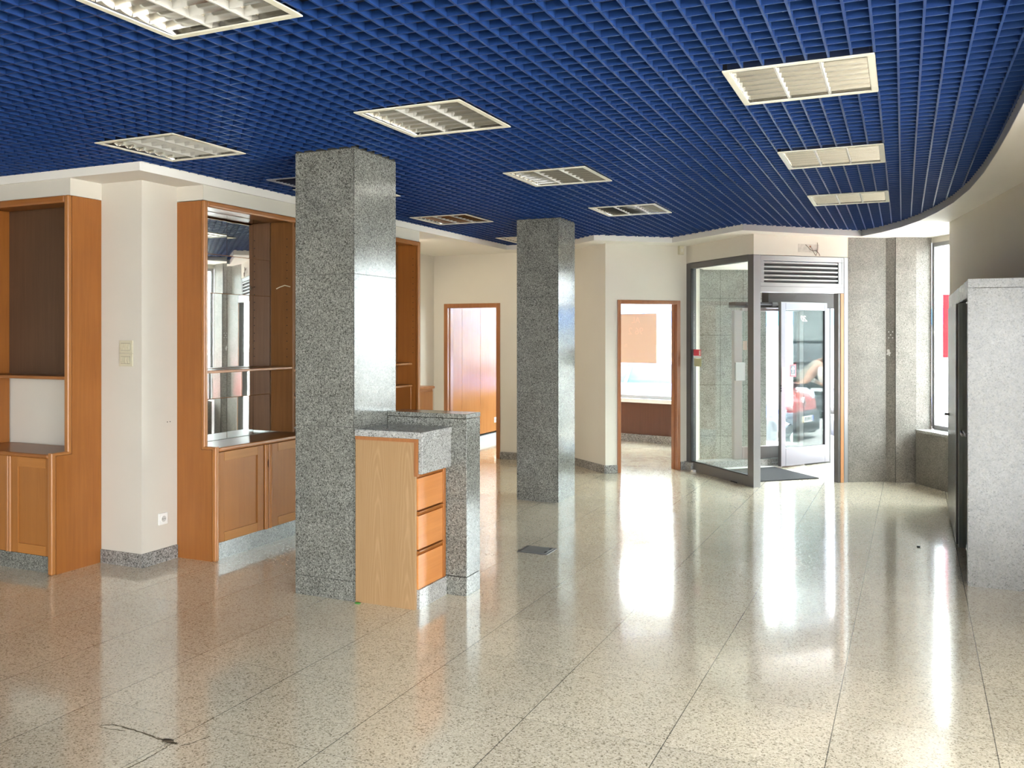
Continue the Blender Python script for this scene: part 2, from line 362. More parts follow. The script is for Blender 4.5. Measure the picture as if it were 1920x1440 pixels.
# granite facade pieces right of the entrance
gw = MB(); gw.prism([(-0.545, 10.205), (-0.172, 10.424), (-0.10, 10.50), (-0.50, 10.32)], 0, 2.96)
gw.prism([(-0.172, 10.424), (-0.075, 10.397), (0.13, 10.48), (0.285, 10.592), (0.20, 10.68), (-0.12, 10.52)], 0, 2.96)
M_facade = granite('facade_granite', [(0.0, (0.104, 0.098, 0.088)), (0.08, (0.163, 0.153, 0.138)), (0.25, (0.202, 0.188, 0.171)), (0.62, (0.234, 0.218, 0.198)), (0.86, (0.293, 0.273, 0.250))], 180, 0.35, None, 0.3)
struct('wall_granite', gw, M_facade)
struct('trim_2', MB().box(-0.077, -0.072, 10.392, 10.398, 0, 2.66), M_joint)
lw = MB(); D = Vector((0.538, -0.843)); A0 = Vector((0.125, 10.42)); A1 = A0 + D * 1.28
lw.seg(tuple(A0), tuple(A1), 0.0, 0.46, 0, 0.555)
struct('wall_under_bay', lw, M_facade)
struct('trim_3', MB().seg(tuple(A0 - D * 0.0), tuple(A1), -0.008, 0.46, 0.555, 0.582), M_granl)
struct('wall_right', MB().prism([(0.398, 9.234), (0.764, 6.992), (1.16, 4.6), (1.62, 4.6), (1.62, 9.4), (0.86, 9.4)], 0, 2.96), M_wall)
mk = MB(); f0 = Vector((-0.172, 10.424)); f1 = Vector((-0.075, 10.397)); fn = Vector((-0.268, -0.963))
def mark(a_, z, r):
    p = f0.lerp(f1, a_) + fn * 0.0005; q = f0.lerp(f1, a_) + fn * 0.0015; mk.cyl((p.x, p.y, z), (q.x, q.y, z), r, 10)
for a_, z in ((0.30, 1.635), (0.70, 1.635), (0.50, 1.602), (0.30, 1.570), (0.70, 1.570)): mark(a_, z, 0.007)
for a_, z, r in ((0.25, 1.43, 0.016), (0.32, 1.405, 0.018), (0.16, 1.392, 0.010), (0.36, 1.38, 0.008)): mark(a_, z, r)
struct('trim_11', mk, plain('filler_white', (0.62, 0.61, 0.60), 0.8))
fj = MB()
for z in (0.12, 1.04, 1.96):
    fj.seg((-0.545, 10.205), (-0.172, 10.424), -0.0012, 0.004, z, z + 0.003); fj.seg((-0.075, 10.397), (0.13, 10.48), -0.0012, 0.004, z, z + 0.003); fj.seg((0.13, 10.48), (0.285, 10.592), -0.0012, 0.004, z, z + 0.003)
struct('trim_12', fj, plain('facade_joint', (0.16, 0.15, 0.145), 0.8))
# unseen shopfront at the right that lets the daylight in
struct('wall_shopfront', MB().box(4.05, 4.25, -8.0, 1.2, 0, 0.45).box(4.05, 4.25, -8.0, 1.2, 2.60, 2.96), M_wall)
struct('wall_corner_shopfront', MB().seg((1.2, 4.55), (4.05, 1.2), 0.0, 0.2, 0, 0.9).seg((1.2, 4.55), (4.05, 1.2), 0.0, 0.2, 2.62, 2.96), M_wall)
cs = MB()
for k in range(4): cs.seg((1.2 + 2.78 * k / 3, 4.55 - 3.27 * k / 3), (1.25 + 2.78 * k / 3, 4.49 - 3.27 * k / 3), 0.05, 0.12, 0.9, 2.62)
struct('window_5', cs, M_steel)
sh = MB()
for k in range(6): sh.box(4.08, 4.16, -8.0 + k * 1.82, -7.92 + k * 1.82, 0.45, 2.60)
struct('window_4', sh, M_steel)
struct('wall_front', MB().box(-8.0, 4.25, -8.2, -8.0, 0, 0.35).box(-8.0, 4.25, -8.2, -8.0, 2.45, 2.96).box(-8.0, 0.5, -8.2, -8.0, 0.35, 2.45).box(3.6, 4.25, -8.2, -8.0, 0.35, 2.45), M_wall)
struct('wall_far_left', MB().box(-8.2, -8.0, -8.2, 13.6, 0, 2.96), M_wall)
# roof slab with the dark void above the grid
struct('ceiling', MB().prism([(-8.3, -8.3), (4.35, -8.3), (4.35, 1.2), (5.9, 2.2), (3.2, 6.2), (1.7, 6.2), (1.7, 9.5), (0.7, 10.9), (-0.35, 12.3), (-1.6, 12.6), (-2.2, 12.8), (-5.9, 13.8), (-8.3, 13.8)], 2.96, 3.15), M_void)  # unseen overhang added at the corner shopfront keeps sky light off it

# fixtures and columns cut the grid
U = 0.6 / 7
LIGHTS = [(-0.704, 3.77), (-0.704, 5.57), (-0.704, 7.40), (-2.525, 1.92), (-2.525, 3.71), (-2.525, 5.51), (-2.525, 7.31), (-4.30, 3.68), (-4.285, 5.48), (-4.28, 7.22), (-4.27, 9.12)]
COLS = [(-3.43, -3.0, 4.415, 4.888), (-3.43, -3.0, 7.82, 8.28)]
HOLES = [(x - 0.002, x + 0.602, y - 0.002, y + 0.602) for x, y in LIGHTS] + [(a - 0.01, b + 0.01, c - 0.01, d + 0.01) for a, b, c, d in COLS] + [(-4.19, -3.59, 5.06, 5.42)]
def spans(a0, a1, cuts):
    out = []; cur = a0
    for c0, c1 in sorted(cuts):
        if c1 <= cur or c0 >= a1: continue
        if c0 > cur: out.append((cur, c0))
        cur = max(cur, c1)
    if cur < a1: out.append((cur, a1))
    return out
gm = MB(); ZG = 2.716; HG = 0.030; TB = 0.0045
for k in range(-62, 20):
    x = -0.704 + k * U
    for y0, y1 in spans(-0.6, 10.28, [(h[2], h[3]) for h in HOLES if h[0] < x < h[1]]): gm.box(x - TB, x + TB, y0, y1, ZG, ZG + HG)
for k in range(-51, 76):
    y = 3.77 + k * U
    for x0, x1 in spans(-5.95, 0.92, [(h[0], h[1]) for h in HOLES if h[2] < y < h[3]]): gm.box(x0, x1, y - TB * 0.8, y + TB * 0.8, ZG + 0.001, ZG + HG)
struct('ceiling_grid', gm, M_bluegrid)

# white soffit border with its edge
curve = [(-0.409, 10.123), (-0.20, 9.82), (-0.016, 9.435), (0.143, 8.967), (0.275, 8.411), (0.373, 7.857), (0.445, 7.2), (0.485, 6.5), (0.502, 5.8), (0.508, 5.2), (0.508, 4.6), (0.508, 4.55), (0.508, 2.0), (0.508, -8.0)]
inner = [(-8.0, 4.2), (-4.5, 4.2), (-4.5, 9.95), (-3.77, 9.95), (-3.156, 9.336), (-2.422, 9.954), (-1.478, 9.055)] + curve
outer = [(-8.0, 4.75), (-6.0, 4.9), (-6.0, 10.45), (-3.7, 10.45), (-3.05, 9.80), (-2.33, 10.50), (-1.38, 9.55), (-0.10, 10.6), (0.35, 10.66), (0.75, 10.15), (1.1, 9.6), (1.5, 9.2), (1.55, 8.4), (1.6, 7.4), (1.6, 6.5), (1.6, 5.8), (1.6, 5.2), (1.6, 4.6), (1.6, 4.55), (3.4, 2.0), (4.2, -8.0)]
so = MB()
for i in range(len(inner) - 1):
    a, b, c, d = inner[i], inner[i + 1], outer[i + 1], outer[i]
    so.hexa([(*a, 2.66), (*b, 2.66), (*c, 2.66), (*d, 2.66)], [(*a, 2.725), (*b, 2.725), (*c, 2.725), (*d, 2.725)])
struct('ceiling_soffit', so, M_soffit)
so2 = MB()
for a, b in zip(inner[6:], inner[7:]): so2.seg(a, b, -0.004, -0.0005, 2.658, 2.727)
struct('trim_4', so2, plain('grey_edge_profile', (0.42, 0.42, 0.42), 0.4, 0.2))

# granite skirtings
def skirt(name, pts, h=0.093, t=0.014):
    b = MB()
    for p, q in zip(pts, pts[1:]): b.seg(p, q, -t, 0.0, 0, h)
    return struct(name, b, M_grand)
skirt('baseboard_left', [(-5.145, 4.47), (-4.756, 4.47)]); skirt('baseboard_left_return', [(-4.77, 4.4705), (-4.77, 4.785)])
skirt('baseboard_recess', [(-5.745, 7.9), (-5.745, 10.32)]); skirt('baseboard_back', [(-4.766, 10.33), (-3.85, 10.33)])
skirt('baseboard_back_corner', [(-5.745, 10.33), (-5.60, 10.33)])
skirt('baseboard_angled', [(-3.85, 10.33), (-3.143, 9.711)]); skirt('baseboard_office_left', [P2, at_2(0.148)]); skirt('baseboard_office_right', [at_2(0.972), at_2(1.03)])

# door frames (doors themselves stand open out of sight)
def door_frame(name, at, t0, t1, ztop, w, depth0, depth1, mat):
    o = tag(bpy.data.objects.new(name, None), kind='structure'); COL.objects.link(o); ROOT[o.name] = Matrix.Identity(4)
    MB().seg(at(t0), at(t0 + w), depth0, depth1, 0, ztop).build('jamb', mat, o, 0.004)
    MB().seg(at(t1 - w), at(t1), depth0, depth1, 0, ztop).build('jamb', mat, o, 0.004)
    MB().seg(at(t0 + w), at(t1 - w), depth0, depth1, ztop - w, ztop).build('head', mat, o, 0.004)
    st = MB(); st.seg(at(t0 + w), at(t0 + w + 0.012), 0.05, 0.10, 0, ztop - w); st.seg(at(t1 - w - 0.012), at(t1 - w), 0.05, 0.10, 0, ztop - w)
    st.build('door_stop', mat, o)
    return o
door_frame('door_1', lambda t: (-5.745 + t, 10.33), 0.157, 0.979, 2.017, 0.055, -0.012, 0.15, M_frame)
door_frame('door_2', at_2, 0.150, 0.968, 2.010, 0.045, -0.012, 0.135, wood('red_brown_door_frame', (0.24, 0.09, 0.04), (0.34, 0.14, 0.06), 'z'))

# office window
def window(name, p0, p1, a, b, z0, z1, w, mat, gmat, mull=()):
    o = tag(bpy.data.objects.new(name, None), kind='structure'); COL.objects.link(o); ROOT[o.name] = Matrix.Identity(4)
    d = Vector((p1[0] - p0[0], p1[1] - p0[1])); Ln = d.length; d.normalize(); at = lambda t: (p0[0] + d.x * t, p0[1] + d.y * t)
    f = MB(); f.seg(at(0), at(w), a, b, z0, z1); f.seg(at(Ln - w), at(Ln), a, b, z0, z1); f.seg(at(w), at(Ln - w), a, b, z0, z0 + w); f.seg(at(w), at(Ln - w), a, b, z1 - w, z1)
    for t in mull: f.seg(at(t - w / 2), at(t + w / 2), a, b, z0 + w, z1 - w)
    f.build('frame', mat, o, 0.003)
    MB().seg(at(w), at(Ln - w), (a + b) / 2 - 0.003, (a + b) / 2 + 0.003, z0 + w, z1 - w).build('pane', gmat, o)
    return o
Ld = (Vector(WB) - Vector(WA)).normalized(); wat = lambda t: (WA[0] + Ld.x * t, WA[1] + Ld.y * t)
window('window_1', wat(0.05), wat(3.25), 0.10, 0.16, 0.645, 2.45, 0.045, M_steel, M_glass, (1.2,))
struct('trim_5', MB().seg(WA, WB, -0.03, 0.20, 0.585, 0.642), plain('white_marble_sill', (0.80, 0.79, 0.77), 0.25))
# bay window at the right
w0 = (0.285, 10.592); w1 = (0.285 + 0.538 * 1.08, 10.592 - 0.843 * 1.08)
window('window_2', w0, w1, 0.0, 0.07, 0.582, 2.60, 0.045, M_steel, M_glass)
struct('wall_above_bay', MB().seg(w0, w1, 0.0, 0.2, 2.60, 2.96), M_wall)

# ------------------------------------------------------------------ columns
def column(name, label, c):
    x0, x1, y0, y1 = c
    t = thing(name, label, 'column', ((x0 + x1) / 2, (y0 + y1) / 2, 0), 0, 'granite columns', 'thing')
    MB().box(x0 + 0.004, x1 - 0.004, y0 + 0.004, y1 - 0.004, 0, 2.73).build('core', M_joint, t)
    for z0, z1 in ((0.0, 0.118), (0.121, 1.040), (1.043, 1.962), (1.965, 2.716)):
        MB().box(x0, x1 - 0.006, y0, y0 + 0.02, z0, z1).build('cladding_slab', M_gran, t)
        MB().box(x1 - 0.02, x1, y0 + 0.004, y1, z0, z1).build('cladding_slab', M_gran, t)
        MB().box(x0, x0 + 0.02, y0 + 0.022, y1, z0, z1).build('cladding_slab', M_gran, t)
    return t
column('granite_column', 'square grey granite column beside the granite-topped counter, nearest the camera', COLS[0])
column('granite_column', 'square grey granite column standing free in front of the two doorways, past the counter', COLS[1])

# ------------------------------------------------------------------ ceiling lights
def make_light(label, x, y):
    t = thing('ceiling_light', label, 'ceiling light', (x + 0.3, y + 0.3, ZG), 0, 'recessed ceiling lights with louvres')
    x1, y1 = x + 0.6, y + 0.6; z0 = ZG - 0.005; f = MB(); w = 0.028
    f.box(x, x1, y, y + w, z0, ZG + 0.0005); f.box(x, x1, y1 - w, y1, z0, ZG + 0.0005); f.box(x, x + w, y + w, y1 - w, z0, ZG + 0.0005); f.box(x1 - w, x1, y + w, y1 - w, z0, ZG + 0.0005)
    f.build('frame', M_lamprim, t, 0.002)
    h = MB(); zt = ZG + 0.10
    h.box(x + 0.02, x1 - 0.02, y + 0.02, y1 - 0.02, zt, zt + 0.004)
    for q in ((x + 0.02, x + 0.026, y + 0.02, y1 - 0.02), (x1 - 0.026, x1 - 0.02, y + 0.02, y1 - 0.02), (x + 0.026, x1 - 0.026, y + 0.02, y + 0.026), (x + 0.026, x1 - 0.026, y1 - 0.026, y1 - 0.02)): h.box(*q, ZG + 0.001, zt)
    h.build('housing', M_house, t)
    a, b = x + w, x1 - w; c, d = y + w, y1 - w; bw = (b - a) / 3
    for k in (1, 2):
        xm = a + bw * k
        MB().extr([(xm - 0.004, ZG + 0.001), (xm + 0.004, ZG + 0.001), (xm + 0.016, ZG + 0.055), (xm - 0.016, ZG + 0.055)], 'y', c, d).build('divider', M_div, t)
    for k in range(3):
        l = MB(); xa, xb = a + bw * k + (0.004 if k else 0), a + bw * (k + 1) - (0.004 if k < 2 else 0)
        NB = 7; sp_ = (d - c) / NB
        for j in range(NB):     # concave cross blades, V in section, sharp edge down
            yc = c + sp_ * (j + 0.5)
            for sg in (-1, 1):
                pr = [(yc, ZG + 0.004), (yc + sg * 0.0035, ZG + 0.020), (yc + sg * 0.012, ZG + 0.037), (yc + sg * 0.030, ZG + 0.055)]
                l.add([(xa + 0.004, p[0], p[1]) for p in pr] + [(xb - 0.004, p[0], p[1]) for p in pr], [(i, i + 1, 5 + i, 4 + i) for i in range(3)], True)
        for xs, sg in ((xa, 1), (xb, -1)):      # parabolic side reflectors
            pr = [(xs, ZG + 0.002), (xs + sg * 0.006, ZG + 0.028), (xs + sg * 0.022, ZG + 0.056), (xs + sg * 0.050, ZG + 0.082), (xs + sg * 0.0895, ZG + 0.092)]
            l.add([(p[0], c, p[1]) for p in pr] + [(p[0], d, p[1]) for p in pr], [(i, i + 1, 6 + i, 5 + i) for i in range(4)], True)
        for yy in (c + 0.001, d - 0.001):
            l.add([(xa, yy, ZG + 0.002), (xb, yy, ZG + 0.002), (xb, yy, ZG + 0.095), (xa, yy, ZG + 0.095)], [(0, 1, 2, 3)])
        l.build('louvre', M_alu, t)
    return t
LL = ['largest ceiling light of the row of three by the curved ceiling edge, upper right',
      'middle ceiling light of the row of three by the curved ceiling edge',
      'square louvred ceiling light closest to the entrance louvre grille, last of the row of three',
      'big square louvred ceiling light cut off by the top edge of the photo',
      'square louvred ceiling light just right of the top of the near granite column',
      'square louvred ceiling light above and between the near and far granite columns',
      'small square louvred ceiling light just right of the top of the far granite column',
      'square louvred ceiling light above the white pillar between the cabinets',
      'square ceiling light almost hidden behind the top of the near granite column',
      'small square ceiling light between the near column and the far column, above the office doorway',
      'sliver of a ceiling light hidden behind the left edge of the far granite column']
proto = make_light(LL[0], *LIGHTS[0])
index_kids()
for lb, (x, y) in list(zip(LL, LIGHTS))[1:]:
    o = copy_tree(proto); o.location = (x + 0.3, y + 0.3, ZG); o['label'] = lb
t = thing('ceiling_vent', 'dark ceiling vent with thin pale frame, left of the near column top', 'vent', (-3.89, 5.24, ZG))
vf = MB(); vx0, vx1, vy0, vy1 = -4.19, -3.59, 5.06, 5.42
vf.box(vx0, vx1, vy0, vy0 + 0.02, ZG - 0.004, ZG + 0.02); vf.box(vx0, vx1, vy1 - 0.02, vy1, ZG - 0.004, ZG + 0.02); vf.box(vx0, vx0 + 0.02, vy0 + 0.02, vy1 - 0.02, ZG - 0.004, ZG + 0.02); vf.box(vx1 - 0.02, vx1, vy0 + 0.02, vy1 - 0.02, ZG - 0.004, ZG + 0.02)
vf.build('frame', plain('grey_vent_frame', (0.30, 0.31, 0.34), 0.4), t)
vs = MB()
for k in range(8):
    y = vy0 + 0.04 + k * 0.04; vs.extr([(y, ZG), (y + 0.004, ZG), (y + 0.024, ZG + 0.025), (y + 0.020, ZG + 0.025)], 'x', vx0 + 0.02, vx1 - 0.02)
vs.build('slats', plain('navy_vent_slats', (0.03, 0.045, 0.10), 0.5), t)

# recessed warm downlight in the soffit of the recess, behind the tall cabinet
t = thing('downlight', 'small recessed downlight in the soffit of the recess beyond the mirrored cabinet', 'downlight', (-5.05, 8.35, 2.66))
rg = MB(); n_ = 24
for i in range(n_):
    a0_, a1_ = 2 * math.pi * i / n_, 2 * math.pi * (i + 1) / n_
    q = [(-5.05 + r_ * math.cos(a_), 8.35 + r_ * math.sin(a_)) for r_, a_ in ((0.055, a0_), (0.055, a1_), (0.042, a1_), (0.042, a0_))]
    rg.hexa([(*p, 2.654) for p in q], [(*p, 2.659) for p in q])
rg.build('trim_ring', M_lamprim, t)
spd = bpy.data.lights.new('downlight_lamp', 'SPOT'); spo = bpy.data.objects.new('downlight_lamp', spd); COL.objects.link(spo)
spo.location = (-5.05, 8.35, 2.645); spd.energy = 30; spd.color = (1.0, 0.86, 0.62); spd.spot_size = R(150); spd.spot_blend = 0.6; spd.shadow_soft_size = 0.04
spo.rotation_euler = Vector((0.25, 0.55, -1.0)).to_track_quat('-Z', 'Y').to_euler()

# ------------------------------------------------------------------ built-in cabinets
def moulding(mb, pts, axis, at0, at1):
    mb.extr(pts, axis, at0, at1); return mb
def stepped(lowf, upf, back, ztop, zl, s):
    # outline (depth coordinate, z) of a stepped end panel; s=+1 when the front has the larger coordinate
    return [(back, 0.0), (lowf, 0.0), (lowf, zl), (upf, zl), (upf, ztop), (back, ztop)]
# cabinet on the left: front faces -Y
t = thing('wall_cabinet', 'tall beech wall cabinet cut by the left photo edge, open white niche below its shelf', 'cabinet', (-5.6, 4.3, 0), 0, 'built-in beech wall cabinets')
zl, zt = 0.80, 2.545
MB().extr([(y, z) for y, z in stepped(4.108, 4.23, 4.468, zt - 0.003, zl - 0.012, -1)], 'x', -5.175, -5.15).build('side_panel', M_wood, t)
em = MB()
em.extr([(4.07, 0.0), (4.108, 0.0), (4.108, zl - 0.012), (4.07, zl + 0.012)], 'x', -5.188, -5.146)
em.extr([(4.07, zl + 0.012), (4.108, zl - 0.012), (4.23, zl - 0.012), (4.195, zl + 0.012)], 'x', -5.188, -5.146)
em.extr([(4.195, zl + 0.012), (4.23, zl - 0.012), (4.23, zt), (4.195, zt)], 'x', -5.188, -5.146)
em.build('edge_moulding', M_woodl, t, 0.012, 3)
MB().box(-7.9, -5.188, 4.195, 4.23, zt - 0.05, zt).build('top_moulding', M_woodx, t, 0.012, 3)
MB().box(-7.9, -5.176, 4.23, 4.465, zt - 0.03, zt - 0.004).build('top_panel', M_woodx, t)
MB().box(-7.9, -5.176, 4.45, 4.466, 1.315, zt - 0.031).build('back_panel', wood('dark_brown_back', (0.085, 0.045, 0.026), (0.12, 0.065, 0.036), 'z', 0.4, 1.0, 0.15), t)
MB().box(-7.9, -5.176, 4.215, 4.449, 1.292, 1.314).build('shelf', M_woodx, t, 0.004)
MB().box(-7.9, -5.189, 4.07, 4.463, zl - 0.028, zl + 0.002).build('worktop', M_woodx, t, 0.012, 3)
MB().box(-6.10, -6.075, 4.24, 4.45, zl + 0.003, 1.291).build('divider', M_wood, t)
MB().box(-6.10, -6.075, 4.24, 4.449, 1.315, zt - 0.031).build('divider', M_wood, t)
MB().box(-7.9, -5.19, 4.115, 4.13, 0, 0.108).build('plinth', M_gran, t)
MB().box(-7.9, -5.19, 4.14, 4.46, 0.109, 0.77).build('carcass', M_wood, t)
def panel_door(t, axis, a0, a1, f, z0, z1, sgn, mats, slot=None):
    # framed door: axis 'x' runs along x with its face at y=f, 'y' runs along y with its face at x=f; sgn points outward
    b0 = 0.022
    def bx(mb, p0, p1, d0, d1, q0, q1):
        lo, hi = sorted((f - sgn * d0, f - sgn * d1))
        return mb.box(p0, p1, lo, hi, q0, q1) if axis == 'x' else mb.box(lo, hi, p0, p1, q0, q1)
    d = bx(MB(), a0 + 0.066, a1 - 0.066, 0.009, 0.02, z0 + 0.066, z1 - 0.066).build('door', mats[0], t)
    bx(MB(), a0, a0 + 0.067, 0, b0, z0, z1).build('stile', mats[0], d, 0.002); bx(MB(), a1 - 0.067, a1, 0, b0, z0, z1).build('stile', mats[0], d, 0.002)
    bx(MB(), a0 + 0.068, a1 - 0.068, -0.001, b0, z0, z0 + 0.066).build('rail', mats[1], d, 0.002)
    bx(MB(), a0 + 0.068, a1 - 0.068, -0.001, b0, z1 - 0.066, z1).build('rail', mats[1], d, 0.002)
    return d
MDX = (wood('beech_door_panel', (0.315, 0.122, 0.028), (0.402, 0.162, 0.040), 'z', 0.42, 1.0, 0.3), wood('beech_door_rail', (0.367, 0.147, 0.034), (0.463, 0.191, 0.048), 'x', 0.42, 1.0, 0.3))
MDY = (wood('pale_beech_door_panel', (0.280, 0.110, 0.028), (0.350, 0.143, 0.039), 'z', 0.42, 1.0, 0.3), wood('pale_beech_door_rail', (0.323, 0.136, 0.034), (0.402, 0.177, 0.048), 'y', 0.42, 1.0, 0.3))
for a0, a1 in ((-5.60, -5.195), (-6.08, -5.65), (-6.50, -6.085)): panel_door(t, 'x', a0, a1, 4.115, 0.11, 0.765, -1, MDX)
for a in (-5.625,):
    g = MB().cyl((a + 0.012, 4.118, 0.11), (a + 0.012, 4.118, 0.765), 0.013, 12).cyl((a - 0.012, 4.118, 0.11), (a - 0.012, 4.118, 0.765), 0.013, 12).build('handle_post', M_woodl, t)

# cabinet with the mirrors: front faces +X
t = thing('wall_cabinet', 'tall beech wall cabinet with mirror-backed niche, running behind the near granite column', 'cabinet', (-4.6, 6.3, 0), 0, 'built-in beech wall cabinets')
zl, zt = 0.797, 2.553; y0, y1 = 4.79, 7.83
def prof(shift): return stepped(-4.445 + shift, -4.545 + shift, -4.768, zt - 0.003, zl - 0.012, 1)
MB().extr(prof(0), 'y', y0, y0 + 0.024).build('side_panel', M_wood, t)
MB().extr(prof(0), 'y', y1 - 0.024, y1).build('side_panel', M_wood, t)
for ya, yb in ((y0 - 0.004, y0 + 0.036), (y1 - 0.036, y1 + 0.004)):
    em = MB()
    em.extr([(-4.445, 0.0), (-4.408, 0.0), (-4.408, zl + 0.012), (-4.445, zl - 0.012)], 'y', ya, yb)
    em.extr([(-4.445, zl - 0.012), (-4.408, zl + 0.012), (-4.510, zl + 0.012), (-4.545, zl - 0.012)], 'y', ya, yb)
    em.extr([(-4.545, zl - 0.012), (-4.510, zl + 0.012), (-4.510, zt), (-4.545, zt)], 'y', ya, yb)
    em.build('edge_moulding', M_woodl, t, 0.012, 3)
MB().box(-4.545, -4.510, y0 + 0.037, y1 - 0.037, zt - 0.045, zt).build('top_moulding', M_woody, t, 0.012, 3)
MB().box(-4.765, -4.546, y0 + 0.025, y1 - 0.025, zt - 0.03, zt - 0.004).build('top_panel', M_woody, t)
MB().box(-4.767, -4.762, y0 + 0.025, y1 - 0.025, 0.81, zt - 0.031).build('back_panel', M_woodd, t)
MB().box(-4.745, -4.53, y0 + 0.025, 5.79, 1.322, 1.342).build('shelf', M_woody, t, 0.004)
MB().box(-4.745, -4.53, 5.815, 7.70, 1.300, 1.320).build('shelf', M_woody, t, 0.004)
MB().box(-4.745, -4.53, 5.815, 7.70, 1.080, 1.100).build('shelf', M_woody, t, 0.004)
MB().box(-4.745, -4.53, 7.66, 7.68, 0.811, 1.079).build('divider', M_wood, t)
MB().box(-4.745, -4.530, 5.792, 5.814, 0.811, zt - 0.031).build('divider', M_woodd, t)
MB().box(-4.763, -4.408, y0 + 0.037, y1 - 0.037, zl - 0.028, zl + 0.003).build('worktop', M_woody, t, 0.012, 3)
MB().box(-4.457, -4.444, y0 + 0.037, y1 - 0.037, 0, 0.118).build('plinth', M_gran, t)
MB().box(-4.76, -4.457, y0 + 0.03, y1 - 0.03, 0.119, 0.768).build('carcass', M_woodd, t)
xs = [y0 + 0.027, 5.281, 5.578, 5.789]
for i in range(3):
    for z0, z1 in ((0.802, 1.115), (1.118, 1.32), (1.344, 1.912), (1.915, 2.205), (2.208, zt - 0.032)):
        a = random.uniform(-0.004, 0.004); b = random.uniform(-0.003, 0.003); ya, yb = xs[i] + 0.0012, xs[i + 1] - 0.0012; h = z1 - z0; w = yb - ya
        m = MB(); xx = -4.752
        fr = [(xx + a * h / 2 - b * w / 2, ya, z0 + 0.001), (xx + a * h / 2 + b * w / 2, yb, z0 + 0.001), (xx - a * h / 2 + b * w / 2, yb, z1 - 0.001), (xx - a * h / 2 - b * w / 2, ya, z1 - 0.001)]
        m.hexa([(-4.7605, p[1], p[2]) for p in fr], fr).build('mirror_tile', M_mirror, t)
M_hole = plain('dark_hole', (0.03, 0.015, 0.008), 0.9)
for yy in (5.7915, 7.8055):
    for k in range(16):
        z = 1.42 + k * 0.064
        MB().cyl((-4.585, yy, z), (-4.585, yy - 0.0015, z), 0.0045, 8).build('peg_hole', M_hole, t)
MB().tube([(-4.55, 5.789, 1.99), (-4.575, 5.75, 2.0), (-4.60, 5.72, 1.985), (-4.62, 5.70, 1.97)], 0.004, 6).build('loose_cord', plain('cream_cord', (0.62, 0.52, 0.36), 0.6), t)
DD = [(4.835, 5.325), (5.425, 5.91), (5.92, 6.41), (6.51, 6.99), (7.0, 7.49)]
for a0, a1 in DD: panel_door(t, 'y', a0, a1, -4.435, 0.121, 0.762, 1, MDY)
for yc in (5.375, 6.46):
    for s_ in (-1, 1):
        hp = MB().cyl((-4.436, yc + s_ * 0.022, 0.121), (-4.436, yc + s_ * 0.022, 0.764), 0.019, 14).build('handle_post', M_woodl, t)
        if s_ < 0: MB().ball((-4.4185, yc - 0.019, 0.62), 1, 10, 8, (0.003, 0.008, 0.035)).build('finger_slot', plain('dark_slot', (0.08, 0.03, 0.012), 0.8), hp)

# low wooden cabinet beyond the end of the tall one
t = thing('low_cabinet', 'low red-brown wooden cabinet end peeping out beyond the mirrored wall cabinet', 'cabinet', (-4.75, 8.1, 0))
MB().box(-5.2, -4.66, 7.90, 8.35, 0.0, 1.02).build('carcass', M_frame, t)
MB().box(-5.22, -4.64, 7.88, 8.37, 1.021, 1.05).build('top', M_frame, t, 0.008)
MB().box(-4.659, -4.64, 7.90, 7.94, 0.0, 1.02).build('stile', M_frame, t, 0.004)
MB().box(-4.659, -4.645, 7.945, 8.33, 0.08, 1.0).build('door', M_wood, t, 0.004)

# ------------------------------------------------------------------ switches, socket, sensor
for zc, lb in ((1.515, 'upper of two ivory four-rocker switch plates on the white pillar'), (1.424, 'lower of two ivory four-rocker switch plates on the white pillar')):
    t = thing('light_switch', lb, 'switch', (-4.908, 4.47, zc), 0, 'switch plates on the white pillar')
    MB().box(-4.972, -4.846, 4.461, 4.4695, zc - 0.044, zc + 0.044).build('plate', M_ivory, t, 0.003)
    MB().box(-4.952, -4.866, 4.4575, 4.4612, zc - 0.026, zc + 0.026).build('insert', plain('darker_ivory', (0.30, 0.28, 0.22), 0.5), t)
    for k in range(4):
        xk = -4.950 + k * 0.0208
        MB().extr([(4.4574, zc - 0.023), (4.4574, zc + 0.023), (4.4545, zc + 0.023), (4.450, zc - 0.005), (4.4545, zc - 0.023)], 'x', xk + 0.001, xk + 0.0185).build('rocker', M_ivory, t)
def socket(t, c, n):
    # c centre on wall, n outward normal (2D)
    n = Vector(n); d = Vector((-n.y, n.x)); at = lambda a, o: (c[0] + d.x * a + n.x * o, c[1] + d.y * a + n.y * o)
    z = c[2]
    MB().seg(at(-0.041, 0.0005), at(0.041, 0.0005), -0.0, 0.009, z - 0.041, z + 0.041) if False else None
    q = [at(-0.041, 0.0005), at(0.041, 0.0005), at(0.041, 0.010), at(-0.041, 0.010)]
    MB().prism(q, z - 0.041, z + 0.041).build('plate', M_white, t, 0.003)
    a = Vector((*at(0, 0.0095), z)); b = Vector((*at(0, 0.0135), z))
    MB().cyl(a, b, 0.025, 20).build('rim', M_white, t)
    a = Vector((*at(0, 0.0125), z)); b = Vector((*at(0, 0.0140), z))
    MB().cyl(a, b, 0.021, 20).build('well', plain('socket_grey', (0.55, 0.55, 0.52), 0.5), t)
    h = MB()
    for s_ in (-1, 1): h.cyl(Vector((*at(0.009 * s_, 0.0135), z)), Vector((*at(0.009 * s_, 0.0146), z)), 0.0035, 8)
    h.build('pin_holes', M_black, t)
t = thing('power_socket', 'white round power socket low on the white pillar above its skirting', 'socket', (-4.77, 4.655, 0.303)); socket(t, (-4.77, 4.655, 0.303), (1, 0))
t = thing('power_socket', 'white power socket low on the panelled wall seen through the open doorway', 'socket', (-5.74, 12.25, 0.30)); socket(t, (-5.74, 12.25, 0.30), (1, 0))
